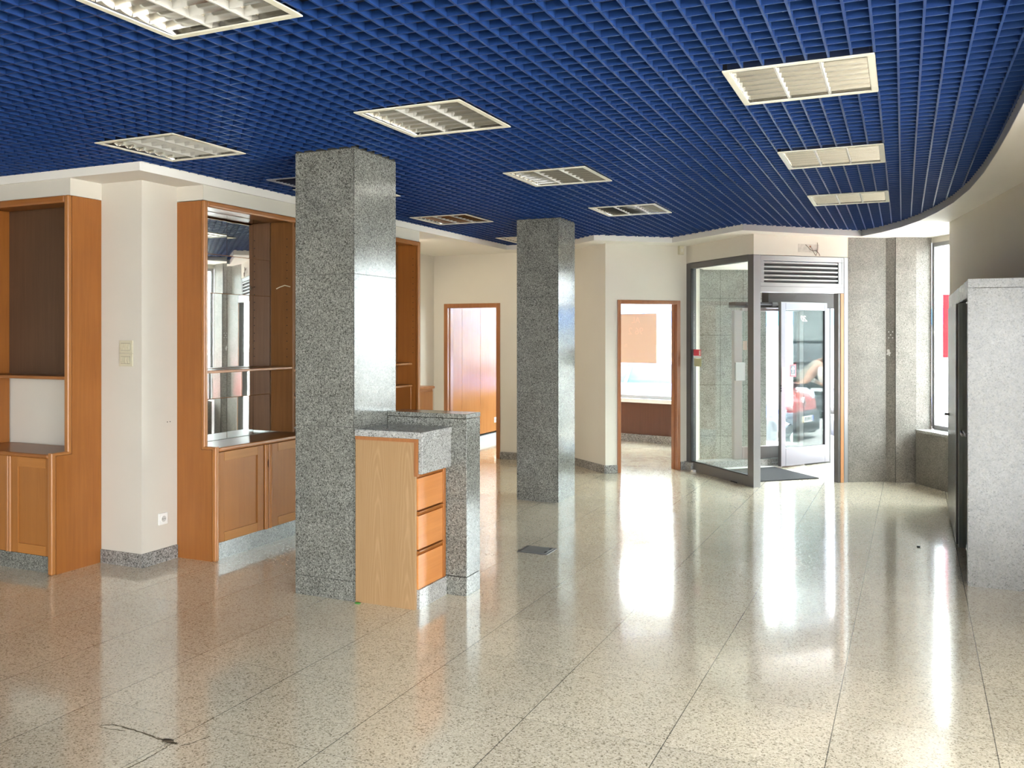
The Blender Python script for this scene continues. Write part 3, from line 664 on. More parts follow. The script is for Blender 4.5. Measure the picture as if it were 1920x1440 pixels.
t = thing('wall_switch', 'tiny wall switch on the recess wall beside the tall cabinet', 'switch', (-5.745, 9.75, 1.37))
MB().box(-5.744, -5.736, 9.72, 9.78, 1.32, 1.43).build('plate', M_white, t, 0.002); MB().box(-5.7362, -5.732, 9.735, 9.765, 1.35, 1.40).build('rocker', plain('grey_rocker', (0.25, 0.25, 0.25), 0.5), t)
ph = MB()
for yy in (4.70, 4.725): ph.cyl((-4.7705, yy, 0.98), (-4.7685, yy, 0.98), 0.004, 8)
struct('trim_6', ph, M_joint)
sp = at_2(0.968); nn = Vector((0.669, -0.743))
t = thing('motion_sensor', 'small cream motion sensor high in the corner above the office doorway', 'sensor', (sp[0], sp[1], 2.60))
q = lambda a, o: (sp[0] + 0.743 * a + nn.x * o, sp[1] + 0.669 * a + nn.y * o)
MB().prism([q(-0.035, 0.001), q(0.035, 0.001), q(0.03, 0.045), q(-0.03, 0.045)], 2.555, 2.66).build('body', M_ivory, t, 0.006)
MB().prism([q(-0.016, 0.044), q(0.016, 0.044), q(0.012, 0.050), q(-0.012, 0.050)], 2.585, 2.625).build('lens', plain('sensor_lens', (0.62, 0.60, 0.52), 0.3), t)

# ------------------------------------------------------------------ counter between column and low granite wall
t = thing('reception_counter', 'beech drawer counter with granite top and apron beside the near column', 'counter', (-2.78, 4.6, 0))
MB().box(-2.995, -2.585, 4.424, 4.444, 0, 0.990).build('side_panel', M_veneer, t)
ed = MB(); ed.box(-2.995, -2.565, 4.420, 4.446, 0.972, 0.992); ed.box(-2.590, -2.565, 4.420, 4.446, 0.775, 0.971)
ed.build('edge_band', M_frame, t)
MB().box(-2.995, -2.60, 4.445, 4.774, 0.12, 0.985).build('carcass', M_wood, t)
MB().box(-2.995, -2.567, 4.445, 4.776, 0, 0.112).build('plinth', M_granl, t)
MB().box(-2.995, -2.530, 4.412, 4.778, 0.993, 1.033).build('worktop', M_granl, t, 0.004)
MB().box(-2.563, -2.537, 4.424, 4.778, 0.790, 0.992).build('apron', M_granl, t, 0.002)
MB().box(-2.60, -2.570, 4.745, 4.774, 0.113, 0.985).build('stile', M_wood, t, 0.003)
for z0, z1 in ((0.113, 0.338), (0.345, 0.568), (0.575, 0.788)):
    d = MB().box(-2.599, -2.576, 4.446, 4.742, z0, z1 - 0.028).build('drawer', wood('bright_orange_beech', (0.47, 0.175, 0.045), (0.60, 0.25, 0.075), 'y'), t, 0.002)
    MB().extr([(-2.599, z1 - 0.027), (-2.585, z1 - 0.027), (-2.570, z1 - 0.008), (-2.570, z1 - 0.001), (-2.599, z1 - 0.001)], 'y', 4.446, 4.742).build('finger_lip', M_wood, d)
t = thing('granite_counter_wall', 'waist-high grey granite upstand wall with capped top behind the counter', 'low wall', (-2.7, 4.88, 0))
gs = MB(); gs.box(-2.995, -2.432, 4.782, 4.968, 0.118, 1.082)
gs.build('wall_body', M_gran, t, 0.002)
MB().box(-2.995, -2.432, 4.782, 4.968, 0, 0.114).build('skirting', M_gran, t, 0.001)
MB().box(-2.995, -2.430, 4.780, 4.970, 1.085, 1.112).build('cap', M_gran, t, 0.003)

# ------------------------------------------------------------------ entrance vestibule
gd = (Vector(GB) - Vector(GA)).normalized(); gl = (Vector(GB) - Vector(GA)).length; gat = lambda s_: (GA[0] + gd.x * s_, GA[1] + gd.y * s_)
t = thing('glass_partition', 'tall grey-framed glass side panel of the entrance, left of the open door', 'glass partition', (-1.9, 9.93, 0), 0, None, 'thing')
f = MB(); f.seg(gat(0.0), gat(0.10), 0.0, 0.07, 0, 2.45); f.seg(gat(gl - 0.105), gat(gl - 0.002), 0.0, 0.07, 0, 2.45); f.seg(gat(0.10), gat(gl - 0.105), 0.0, 0.07, 0, 0.108); f.seg(gat(0.10), gat(gl - 0.105), 0.0, 0.07, 2.385, 2.45)
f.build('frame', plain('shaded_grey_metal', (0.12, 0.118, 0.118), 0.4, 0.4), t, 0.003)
bd = MB(); bd.seg(gat(0.10), gat(0.112), -0.002, 0.03, 0.108, 2.385); bd.seg(gat(0.112), gat(gl - 0.105), -0.002, 0.03, 0.108, 0.118)
bd.build('gasket', M_black, t)
MB().seg(gat(0.112), gat(gl - 0.105), 0.03, 0.038, 0.118, 2.385).build('pane', M_glass, t)
def sticker(name, label, mat, at, a0, a1, off, z0, z1, cat='sticker'):
    return tag(MB().seg(at(a0), at(a1), off - 0.0012, off - 0.0002, z0, z1).build(name, mat), label, cat)
rs = thing('red_sticker', 'red and white notice sticker on the glass partition', 'sticker', (*gat(0.2), 1.40))
MB().seg(gat(0.115), gat(0.275), 0.0285, 0.0295, 1.357, 1.432).build('sheet', plain('red_paper', (0.62, 0.06, 0.09), 0.5), rs)
wl = MB().seg(gat(0.235), gat(0.265), 0.0275, 0.0284, 1.365, 1.42)
wl.build('white_label', plain('pale_paper', (0.78, 0.62, 0.60), 0.6), rs)
sticker('white_sticker', 'narrow white sticker strip between the red and green stickers on the partition', plain('white_paper', (0.75, 0.78, 0.74), 0.6), gat, 0.125, 0.275, 0.0295, 1.328, 1.355)
sticker('green_sticker', 'olive green square sticker on the glass partition below the red one', plain('olive_paper', (0.36, 0.37, 0.22), 0.6), gat, 0.125, 0.285, 0.0295, 1.235, 1.326)

fd = (Vector(FB) - Vector(FA)).normalized(); fL = (Vector(FB) - Vector(FA)).length; fat = lambda s_: (FA[0] + fd.x * s_, FA[1] + fd.y * s_)
t = thing('entrance_portal', 'grey metal entrance frame with a ventilation grille above the opening', 'door frame', (-1.0, 9.83, 0), 0, None, 'thing')
MB().seg(fat(0.0), fat(0.082), 0.0, 0.08, 0, 2.44).build('post', M_steel, t, 0.002)
ps = MB().seg(fat(fL - 0.135), fat(fL - 0.095), 0.0, 0.08, 0, 2.05).build('jamb', wood('jamb_strip_wood', (0.40, 0.19, 0.09), (0.52, 0.26, 0.12), 'z'), t, 0.002); ps['label'] = 'orange wooden jamb strip'
MB().seg(fat(fL - 0.165), fat(fL - 0.137), 0.005, 0.08, 0, 2.05).build('jamb', M_steeld, t, 0.002)
MB().seg(fat(fL - 0.094), fat(fL - 0.045), -0.003, 0.08, 0, 2.44).build('post', M_steel, t, 0.002)
MB().seg(fat(fL - 0.044), fat(fL - 0.008), 0.0, 0.06, 0, 2.44).build('edge_strip', M_steeld, t)
hd = MB(); z0 = 2.052
hd.seg(fat(0.083), fat(fL - 0.096), 0.0, 0.08, z0, 2.155); hd.seg(fat(0.083), fat(fL - 0.096), 0.0, 0.08, 2.385, 2.44)
hd.seg(fat(0.083), fat(0.125), 0.0, 0.08, 2.156, 2.384); hd.seg(fat(fL - 0.165), fat(fL - 0.096), 0.0, 0.08, 2.156, 2.384)
hd.build('header', M_steel, t, 0.002)
ln = MB(); ln.seg(fat(0.084), fat(fL - 0.12), -0.0012, 0.002, 2.112, 2.115); ln.seg(fat(fL - 0.125), fat(fL - 0.122), -0.0012, 0.002, 2.116, 2.42); ln.build('joint_line', M_joint, t)
MB().seg(fat(0.126), fat(fL - 0.166), 0.06, 0.075, 2.157, 2.383).build('grille_back', M_black, t)
d3 = Vector((fd.x, fd.y, 0)); n3 = Vector((-fd.y, fd.x, 0))
for k in range(5):
    zc = 2.372 - k * 0.0455
    p0 = Vector((*fat(0.127), 0)); p1 = Vector((*fat(fL - 0.170), 0))
    def pt(p, o, z): v = p + n3 * o; return (v.x, v.y, z)
    sec = [(0.004, zc - 0.012), (0.004, zc + 0.004), (0.012, zc + 0.006), (0.050, zc - 0.026), (0.046, zc - 0.032)]
    MB().loft([[pt(p0, o, z) for o, z in sec], [pt(p1, o, z) for o, z in sec]], False).build('grille_slat', M_steel, t)

# wires left on the wall above the entrance
c = Vector((*fat(0.69), 2.52)); out = Vector((fd.y, -fd.x, 0))
t = thing('loose_wires', 'loose dark wires dangling from the wall above the entrance frame', 'wires', tuple(c))
def wp(a, o, z): v = Vector((*fat(0.69 + a), 0)) + out * o; return (v.x, v.y, z)
MB().cyl(wp(0.0, 0.0005, 2.548), wp(0.0, 0.006, 2.548), 0.010, 10).build('grommet', M_frame, t)
MB().tube([wp(0.0, 0.006, 2.548), wp(0.012, 0.014, 2.525), wp(0.02, 0.02, 2.50), wp(0.045, 0.02, 2.465), wp(0.065, 0.012, 2.452), wp(0.085, 0.008, 2.49), wp(0.09, 0.006, 2.54), wp(0.088, 0.006, 2.59)], 0.0028, 6).build('wire', plain('brown_wire', (0.16, 0.09, 0.07), 0.6), t)
MB().tube([wp(-0.065, 0.01, 2.565), wp(-0.04, 0.014, 2.545), wp(-0.015, 0.02, 2.512), wp(0.02, 0.022, 2.50), wp(0.06, 0.02, 2.505), wp(0.10, 0.014, 2.475), wp(0.115, 0.01, 2.452)], 0.0028, 6).build('wire', plain('dark_brown_wire', (0.10, 0.06, 0.05), 0.6), t)
struct('trim_10', MB().seg(fat(0.54), fat(0.80), -0.0012, 0.0, 2.485, 2.572), painted('scuffed_plaster', (0.50, 0.46, 0.41), 0.8, 0.12, 30))

# outer glazing line of the entrance
O = Vector((-0.80, 11.75)); od = Vector((0.743, 0.669)); oat = lambda s_: (O.x + od.x * s_, O.y + od.y * s_)
struct('trim_7', MB().seg(oat(-2.08), oat(-0.50), -0.10, 0.08, 0, 0.10), M_granl)
struct('trim_8', MB().seg(oat(-2.08), oat(-0.87), -0.16, -0.11, 0, 0.022), M_white)
t = thing('door_4', 'fixed glazed door leaf in bronze frame at the back of the entrance lobby', 'door', (*oat(-1.0), 0.1), 0, None, 'structure')
f = MB(); f.seg(oat(-1.445), oat(-1.336), -0.02, 0.04, 0.101, 1.90); f.seg(oat(-0.52), oat(-0.46), -0.02, 0.04, 0.101, 1.90); f.seg(oat(-1.335), oat(-0.521), -0.02, 0.04, 0.101, 0.245); f.seg(oat(-1.335), oat(-0.521), -0.02, 0.04, 1.895, 1.93)
f.build('frame', M_brown, t, 0.003)
MB().seg(oat(-1.335), oat(-0.521), 0.006, 0.014, 0.246, 1.894).build('pane', M_glass, t)
MB().seg(oat(-1.44), oat(-1.31), -0.045, -0.021, 1.05, 1.27).build('lock_case', plain('lock_grey', (0.33, 0.32, 0.32), 0.5, 0.3), t, 0.004)
sticker('brown_sticker', 'small brown notice stuck on the fixed glazed door inside the lobby', plain('brown_paper', (0.35, 0.25, 0.21), 0.6), oat, -1.31, -1.25, 0.006, 1.42, 1.53)
hb = MB(); hb.seg(oat(-1.445), oat(-0.98), -0.04, 0.10, 1.935, 2.0); hb.seg(oat(-0.979), oat(0.40), -0.04, 0.10, 1.935, 2.329)
struct('trim_9', hb, plain('dark_bronze_header', (0.05, 0.045, 0.044), 0.6, 0.0, 0.2))
tr = thing('door_track', 'pale horizontal door track on the dark header inside the lobby', 'door track', (*oat(-1.0), 2.0))
MB().seg(oat(-1.30), oat(-0.45), -0.075, -0.041, 1.965, 1.98).build('rail', M_silver, tr); MB().seg(oat(-0.95), oat(-0.88), -0.085, -0.041, 1.95, 2.0).build('bracket', M_steeld, tr)
struct('wall_entrance_pier', MB().seg(oat(-0.455), oat(-0.055), -0.02, 0.20, 0, 1.934), plain('pier_painted_shade', (0.055, 0.055, 0.056), 0.6))  # near-black colour stands in for shade on the pier's inner face
sb = thing('floor_bolt', 'small metal floor bolt on the granite kerb below the glazed door', 'bolt', (*oat(-0.93), 0.02))
MB().cyl((*oat(-1.02), 0.075), (*oat(-0.92), 0.075), 0.006, 8).build('rod', M_steeld, sb) if False else None
sbp = Vector((*oat(-0.93), 0)) + Vector((0.669, -0.743, 0)) * 0.115
MB().cyl(sbp + Vector((-0.04, -0.036, 0.055)), sbp + Vector((0.02, 0.018, 0.055)), 0.006, 8).build('rod', M_steel, sb)
MB().cyl(sbp + Vector((0.0, 0.0, 0.0)), sbp + Vector((0, 0, 0.06)), 0.007, 8).build('post', M_steel, sb)

# open door leaf
LA = Vector((-1.337, 10.963)); LB = Vector((-0.844, 11.669)); ld = (LB - LA).normalized(); lL = (LB - LA).length; lat = lambda s_: (LA.x + ld.x * s_, LA.y + ld.y * s_)
t = thing('door_3', 'open silver-framed glass entrance door leaf standing inside the lobby', 'door', (*lat(0.43), 0.02), 0, None, 'structure')
f = MB(); zt = 1.99
f.seg(lat(0.0), lat(0.075), 0.0, 0.045, 0.02, zt); f.seg(lat(lL - 0.08), lat(lL), 0.0, 0.045, 0.02, zt); f.seg(lat(0.076), lat(lL - 0.081), 0.0, 0.045, 0.02, 0.235); f.seg(lat(0.076), lat(lL - 0.081), 0.0, 0.045, zt - 0.085, zt)
f.build('frame', M_silver, t, 0.003)
ee = MB(); ee.seg(lat(-0.004), lat(-0.0005), 0.0, 0.045, 0.02, zt); ee.seg(lat(-0.004), lat(lL), 0.0, 0.045, zt + 0.0005, zt + 0.012)
ee.build('edge_strip', M_steeld, t)
MB().seg(lat(0.076), lat(lL - 0.081), 0.018, 0.026, 0.236, zt - 0.086).build('pane', M_glassr, t)
MB().seg(lat(0.0), lat(0.075), -0.004, -0.0005, 0.98, 1.215).build('lock_plate', plain('mauve_grey_plate', (0.20, 0.16, 0.165), 0.4, 0.4), t)
lk = MB()
for z in (0.93, 0.96, 0.99): lk.cyl((*lat(-0.0045), z), (*lat(-0.008), z), 0.011, 10)
lk.build('lock_cylinders', M_black, t)
zr = ld.angle_signed(Vector((1, 0)))
facerot = Matrix.Rotation(math.atan2(ld.y, ld.x), 3, 'Z') @ Matrix.Rotation(R(90), 3, 'X')
def on_leaf(s_, off, z): return (lat(s_)[0] + ld.y * off, lat(s_)[1] - ld.x * off, z)
text('house_number', '20', 0.10, M_white, on_leaf(0.43, -0.016, 1.80), facerot.to_quaternion(), None, 0.0006, -1.0, 0.5)
bpy.data.objects['house_number']['label'] = 'white slanted numerals seen in reverse near the top of the glass door'; bpy.data.objects['house_number']['category'] = 'numerals'
a = thing('arrow_sign', 'dark square push sign with white up arrow and red rim on the door glass', 'sign', on_leaf(0.17, -0.017, 1.17))
q = lambda s0, s1, o0, o1, z0, z1: MB().prism([(on_leaf(s0, o0, 0)[0], on_leaf(s0, o0, 0)[1]), (on_leaf(s1, o0, 0)[0], on_leaf(s1, o0, 0)[1]), (on_leaf(s1, o1, 0)[0], on_leaf(s1, o1, 0)[1]), (on_leaf(s0, o1, 0)[0], on_leaf(s0, o1, 0)[1])], z0, z1)
q(0.165, 0.275, -0.0178, -0.0170, 1.095, 1.245).build('rim', plain('sign_red', (0.65, 0.03, 0.05), 0.5), a)
q(0.177, 0.263, -0.0168, -0.0160, 1.107, 1.233).build('plaque', plain('sign_slate', (0.05, 0.07, 0.09), 0.4), a)
ar = MB()
def lp(s_, z): return on_leaf(s_, -0.0145, z)
for poly in ([(0.214, 1.140), (0.226, 1.140), (0.226, 1.20), (0.214, 1.20)], [(0.220, 1.222), (0.248, 1.188), (0.240, 1.180), (0.220, 1.205)], [(0.220, 1.222), (0.220, 1.205), (0.200, 1.180), (0.192, 1.188)], [(0.19, 1.117), (0.25, 1.117), (0.25, 1.124), (0.19, 1.124)]):
    n = len(poly); ar.add([on_leaf(s_, -0.0156, z) for s_, z in poly] + [on_leaf(s_, -0.0146, z) for s_, z in poly], [tuple(range(n)), tuple(range(2 * n - 1, n - 1, -1))] + [(i, (i + 1) % n, n + (i + 1) % n, n + i) for i in range(n)])
ar.build('arrow', M_white, a)
tag(q(0.08, 0.145, -0.0178, -0.0170, 0.99, 1.22).build('pink_sticker', painted('pink_notice', (0.62, 0.42, 0.47), 0.6, 0.15, 40)), 'pale pink notice stuck on the door glass beside its lock plate', 'sticker')

# doormat
n2 = Vector((-fd.y, fd.x)); mat_pts = []
for s_, o in ((-0.02, 0.30), (1.02, 0.30), (1.02, 1.20), (-0.02, 1.10)): p = Vector(fat(s_)) + n2 * o; mat_pts.append((p.x, p.y))
tag(MB().prism(mat_pts, 0.0, 0.010).build('doormat', M_mat), 'dark grey doormat covering the lobby floor under the open door', 'doormat')
# right flank of the lobby is glazed towards the street
window('window_3', (-0.515, 10.33), (-0.56, 11.93), -0.03, 0.02, 0.0, 2.45, 0.04, M_steel, M_glass)

# ------------------------------------------------------------------ granite-clad cabinet at the right
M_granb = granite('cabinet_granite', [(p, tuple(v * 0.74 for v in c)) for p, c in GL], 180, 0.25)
t = thing('granite_cabinet', 'pale granite-clad cabinet at the right edge with a half-open glazed front', 'cabinet', (0.62, 7.6, 0))
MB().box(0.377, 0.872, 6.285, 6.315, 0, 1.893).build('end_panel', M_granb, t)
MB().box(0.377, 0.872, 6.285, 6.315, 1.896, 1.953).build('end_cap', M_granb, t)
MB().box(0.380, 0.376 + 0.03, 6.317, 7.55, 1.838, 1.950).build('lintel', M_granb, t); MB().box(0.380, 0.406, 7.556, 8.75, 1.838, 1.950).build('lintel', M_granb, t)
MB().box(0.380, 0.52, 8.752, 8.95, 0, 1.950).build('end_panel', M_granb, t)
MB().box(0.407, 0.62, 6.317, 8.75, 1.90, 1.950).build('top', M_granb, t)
MB().box(0.68, 0.70, 6.317, 7.6, 0.0, 1.90).build('back_panel', plain('dark_inner_lining', (0.05, 0.06, 0.06), 0.6), t)
MB().box(0.40, 0.66, 6.93, 7.55, 0.88, 0.90).build('shelf', plain('grey_shelf', (0.22, 0.23, 0.23), 0.4), t)
f = MB(); f.box(0.377, 0.417, 7.30, 7.345, 0.02, 1.836); f.box(0.377, 0.417, 6.33, 6.365, 0.0, 1.836)
f.build('frame', plain('green_grey_frame', (0.17, 0.19, 0.185), 0.35, 0.5), t, 0.002)
d = MB().box(0.366, 0.378, 7.40, 8.74, 0.03, 1.832).build('door', M_glassd, t); d['label'] = 'grey-green glass door'
MB().box(0.362, 0.380, 7.375, 7.399, 0.03, 1.832).build('door_edge', M_steeld, d)
MB().cyl((0.366, 8.66, 0.90), (0.335, 8.66, 0.90), 0.012, 10).build('knob', M_steeld, d)
d = MB().box(0.402, 0.412, 6.37, 7.295, 0.05, 1.83).build('door', glass('green_door_glass', (0.50, 0.58, 0.57), 1.0, 0.04), t); d['label'] = 'dark see-through glass door'
MB().box(0.385, 0.3985, 7.10, 7.29, 0.865, 0.885).build('latch', M_steel, d)

# ------------------------------------------------------------------ small things on the floor
t = thing('floor_box', 'flat metal floor socket hatch set into the tiles in front of the far column', 'floor box', (-2.47, 6.03, 0), R(-0.6))
MB().box(-2.60, -2.36, 5.925, 6.135, 0.0, 0.003).build('rim', M_steeld, t)
MB().box(-2.575, -2.378, 5.937, 6.123, 0.0031, 0.006).build('lid', plain('hatch_metal', (0.26, 0.27, 0.275), 0.35, 0.6), t, 0.001)
MB().box(-2.400, -2.385, 5.96, 6.00, 0.0061, 0.007).build('latch', M_black, t); MB().box(-2.400, -2.385, 6.05, 6.09, 0.0061, 0.007).build('latch', M_black, t)
def blob(name, label, cat, c, r, mat, seed, sc=(1, 1, 0.35)):
    rr = random.Random(seed); b = MB(); b.ball((c[0], c[1], r * sc[2]), r, 9, 6, sc)
    b.v = [(x + rr.uniform(-.15, .15) * r, y + rr.uniform(-.15, .15) * r, max(0.0, z)) for x, y, z in b.v]
    return tag(b.build(name, mat), label, cat)
blob('floor_scrap', 'tiny dark scrap on the pale floor left of the granite cabinet', 'scrap', (0.105, 7.286), 0.014, plain('dark_scrap', (0.02, 0.02, 0.02), 0.8), 1)
blob('green_leaf', 'tiny green leaf on the floor at the foot of the near column', 'leaf', (-2.96, 4.392), 0.018, plain('leaf_green', (0.05, 0.22, 0.03), 0.7), 2, (1.2, 0.6, 0.25))
# cracked, stained joint in the foreground tile
def ribbon(mb, pts, w):
    for i in range(len(pts) - 1):
        p, q = Vector(pts[i]), Vector(pts[i + 1]); d_ = (q - p).normalized(); n_ = Vector((-d_.y, d_.x)); a_, b_ = w[i], w[i + 1]
        mb.add([(*(p - n_ * a_), 0.0006), (*(q - n_ * b_), 0.0006), (*(q + n_ * b_), 0.0006), (*(p + n_ * a_), 0.0006)], [(0, 1, 2, 3)])
cr = MB()
def jitter(pts, n, amp, seed):
    rr = random.Random(seed); out_ = []
    for p, q in zip(pts, pts[1:]):
        for k in range(n): f_ = k / n; out_.append((p[0] + (q[0] - p[0]) * f_ + rr.uniform(-amp, amp), p[1] + (q[1] - p[1]) * f_ + rr.uniform(-amp, amp)))
    return out_ + [pts[-1]]
for pts, w0_ in (([(-2.993, 2.584), (-2.96, 2.62), (-2.85, 2.62), (-2.74, 2.605), (-2.66, 2.60)], 0.0035), ([(-2.66, 2.60), (-2.62, 2.595), (-2.585, 2.60)], 0.008), ([(-2.56, 2.59), (-2.54, 2.62), (-2.515, 2.70)], 0.003), ([(-2.605, 2.59), (-2.60, 2.52), (-2.60, 2.44), (-2.606, 2.37)], 0.003), ([(-2.99, 2.58), (-2.93, 2.585), (-2.86, 2.597)], 0.002)):
    pp = jitter(pts, 6, 0.0035, len(pts)); rr = random.Random(3); ribbon(cr, pp, [w0_ * rr.uniform(0.5, 1.3) for _ in pp])
tag(cr.build('floor_crack', plain('brown_crack', (0.12, 0.095, 0.055), 0.8)), 'brown stained crack in the foreground floor tile at lower left', 'floor crack')
blob('dirt_speck', 'dark dirt clump on the cracked floor tile at lower left', 'dirt', (-2.632, 2.598), 0.02, plain('dirt_brown', (0.05, 0.035, 0.02), 0.9), 5, (1.3, 0.7, 0.2))

# ------------------------------------------------------------------ poster on the office window
M_poster = plain('brown_back_lit_paper', (0.66, 0.47, 0.36), 0.8)  # daylight coming through the paper is put into its colour
pt_ = lambda s_: wat(s_)
s0_ = (Vector((-4.32, 13.063)) - Vector(WA)).dot(Ld); s1_ = (Vector((-3.415, 12.841)) - Vector(WA)).dot(Ld)
t = thing('window_poster', 'brown paper poster with faint reversed lettering taped inside the office window', 'poster', (*wat(s1_), 1.55))
MB().seg(wat(s0_), wat(s1_), 0.120, 0.122, 1.175, 1.932).build('sheet', M_poster, t)
prot = (Matrix.Rotation(math.atan2(Ld.y, Ld.x), 3, 'Z') @ Matrix.Rotation(R(90), 3, 'X')).to_quaternion()
M_let = plain('poster_lettering', (0.78, 0.50, 0.38), 0.8)
for s_, z, b, sz in ((0.17, 1.83, 'AL', 0.13), (0.27, 1.66, '96 2', 0.15), (0.36, 1.45, 'n', 0.10)):
    q_ = wat(s1_ - 0.42); pos = Vector((*wat(s1_ - 0.37 + (0.17 - s_) * 0.0), 0))
    text('lettering', b, sz, M_let, (wat(s1_ - (0.36 if b != 'n' else 0.53))[0] + 0.1185 * -Ld.y, wat(s1_ - (0.36 if b != 'n' else 0.53))[1] + 0.1185 * Ld.x, z), prot, t, 0.0006, -1.0, 0, 'CENTER')

# ------------------------------------------------------------------ outside: ground, buildings, cars, person
M_pave = painted('pale_pavement', (0.62, 0.60, 0.56), 0.85, 0.06, 3)
struct('street', MB().box(-60, 60, -40, 70, -0.5, -0.30), painted('pale_asphalt', (0.42, 0.41, 0.40), 0.9, 0.08, 4))
struct('sidewalk', MB().prism([(-9, 13.65), (-5.95, 13.65), (-2.3, 12.58), (-1.5, 12.12), (-0.5, 12.12), (0.6, 10.78), (1.6, 9.2), (1.64, 4.65), (4.4, 1.4), (4.4, -9), (6.2, -9), (6.2, 6.5), (3.2, 9.6), (2.0, 11.6), (0.4, 13.6), (-1.2, 14.0), (-2.5, 14.3), (-9, 15.2)], -0.30, -0.05), M_pave)
def building(name, label, x0, x1, y0, y1, h, wall, face, win_mat, cols, band=None):
    t = thing(name, label, 'building', ((x0 + x1) / 2, (y0 + y1) / 2, -0.3))
    MB().box(x0, x1, y0, y1, -0.3, h).build('wall', wall, t)
    for i in range(cols):
        for z0 in (0.9, 4.0):
            if z0 + 1.6 > h: continue
            if face == 'y':
                c0 = x0 + (x1 - x0) * (i + 0.25) / cols; c1 = x0 + (x1 - x0) * (i + 0.7) / cols
                w = MB().box(c0, c1, y0 - 0.06, y0 - 0.01, z0, z0 + 1.6).build('window', M_white, t); MB().box(c0 + 0.06, c1 - 0.06, y0 - 0.075, y0 - 0.061, z0 + 0.06, z0 + 1.54).build('pane', win_mat, w)
            else:
                c0 = y0 + (y1 - y0) * (i + 0.25) / cols; c1 = y0 + (y1 - y0) * (i + 0.7) / cols
                w = MB().box(x0 - 0.06, x0 - 0.01, c0, c1, z0, z0 + 1.6).build('window', M_white, t); MB().box(x0 - 0.075, x0 - 0.061, c0 + 0.06, c1 - 0.06, z0 + 0.06, z0 + 1.54).build('pane', win_mat, w)
    if band: MB().box(x0 + 0.5, x1 - 0.5, y0 - 0.4, y0 - 0.08, band[0], band[1]).build('awning', band[2], t, 0.02)
    return t
M_pane = plain('dark_window_pane', (0.10, 0.12, 0.14), 0.08)
building('building', 'sunlit white building with a blue awning across the street, seen through the lobby glass', -22, 6, 27, 33, 9, painted('white_render', (0.80, 0.79, 0.76), 0.8, 0.03), 'y', plain('pale_pane', (0.45, 0.5, 0.55), 0.1), 9, (1.9, 2.35, plain('blue_awning', (0.05, 0.25, 0.75), 0.6)))
building('building', 'grey shaded building reflected in the open glass door', 17, 24, -6, 24, 6.5, painted('grey_render', (0.20, 0.22, 0.22), 0.8, 0.1), 'x', M_pane, 8)

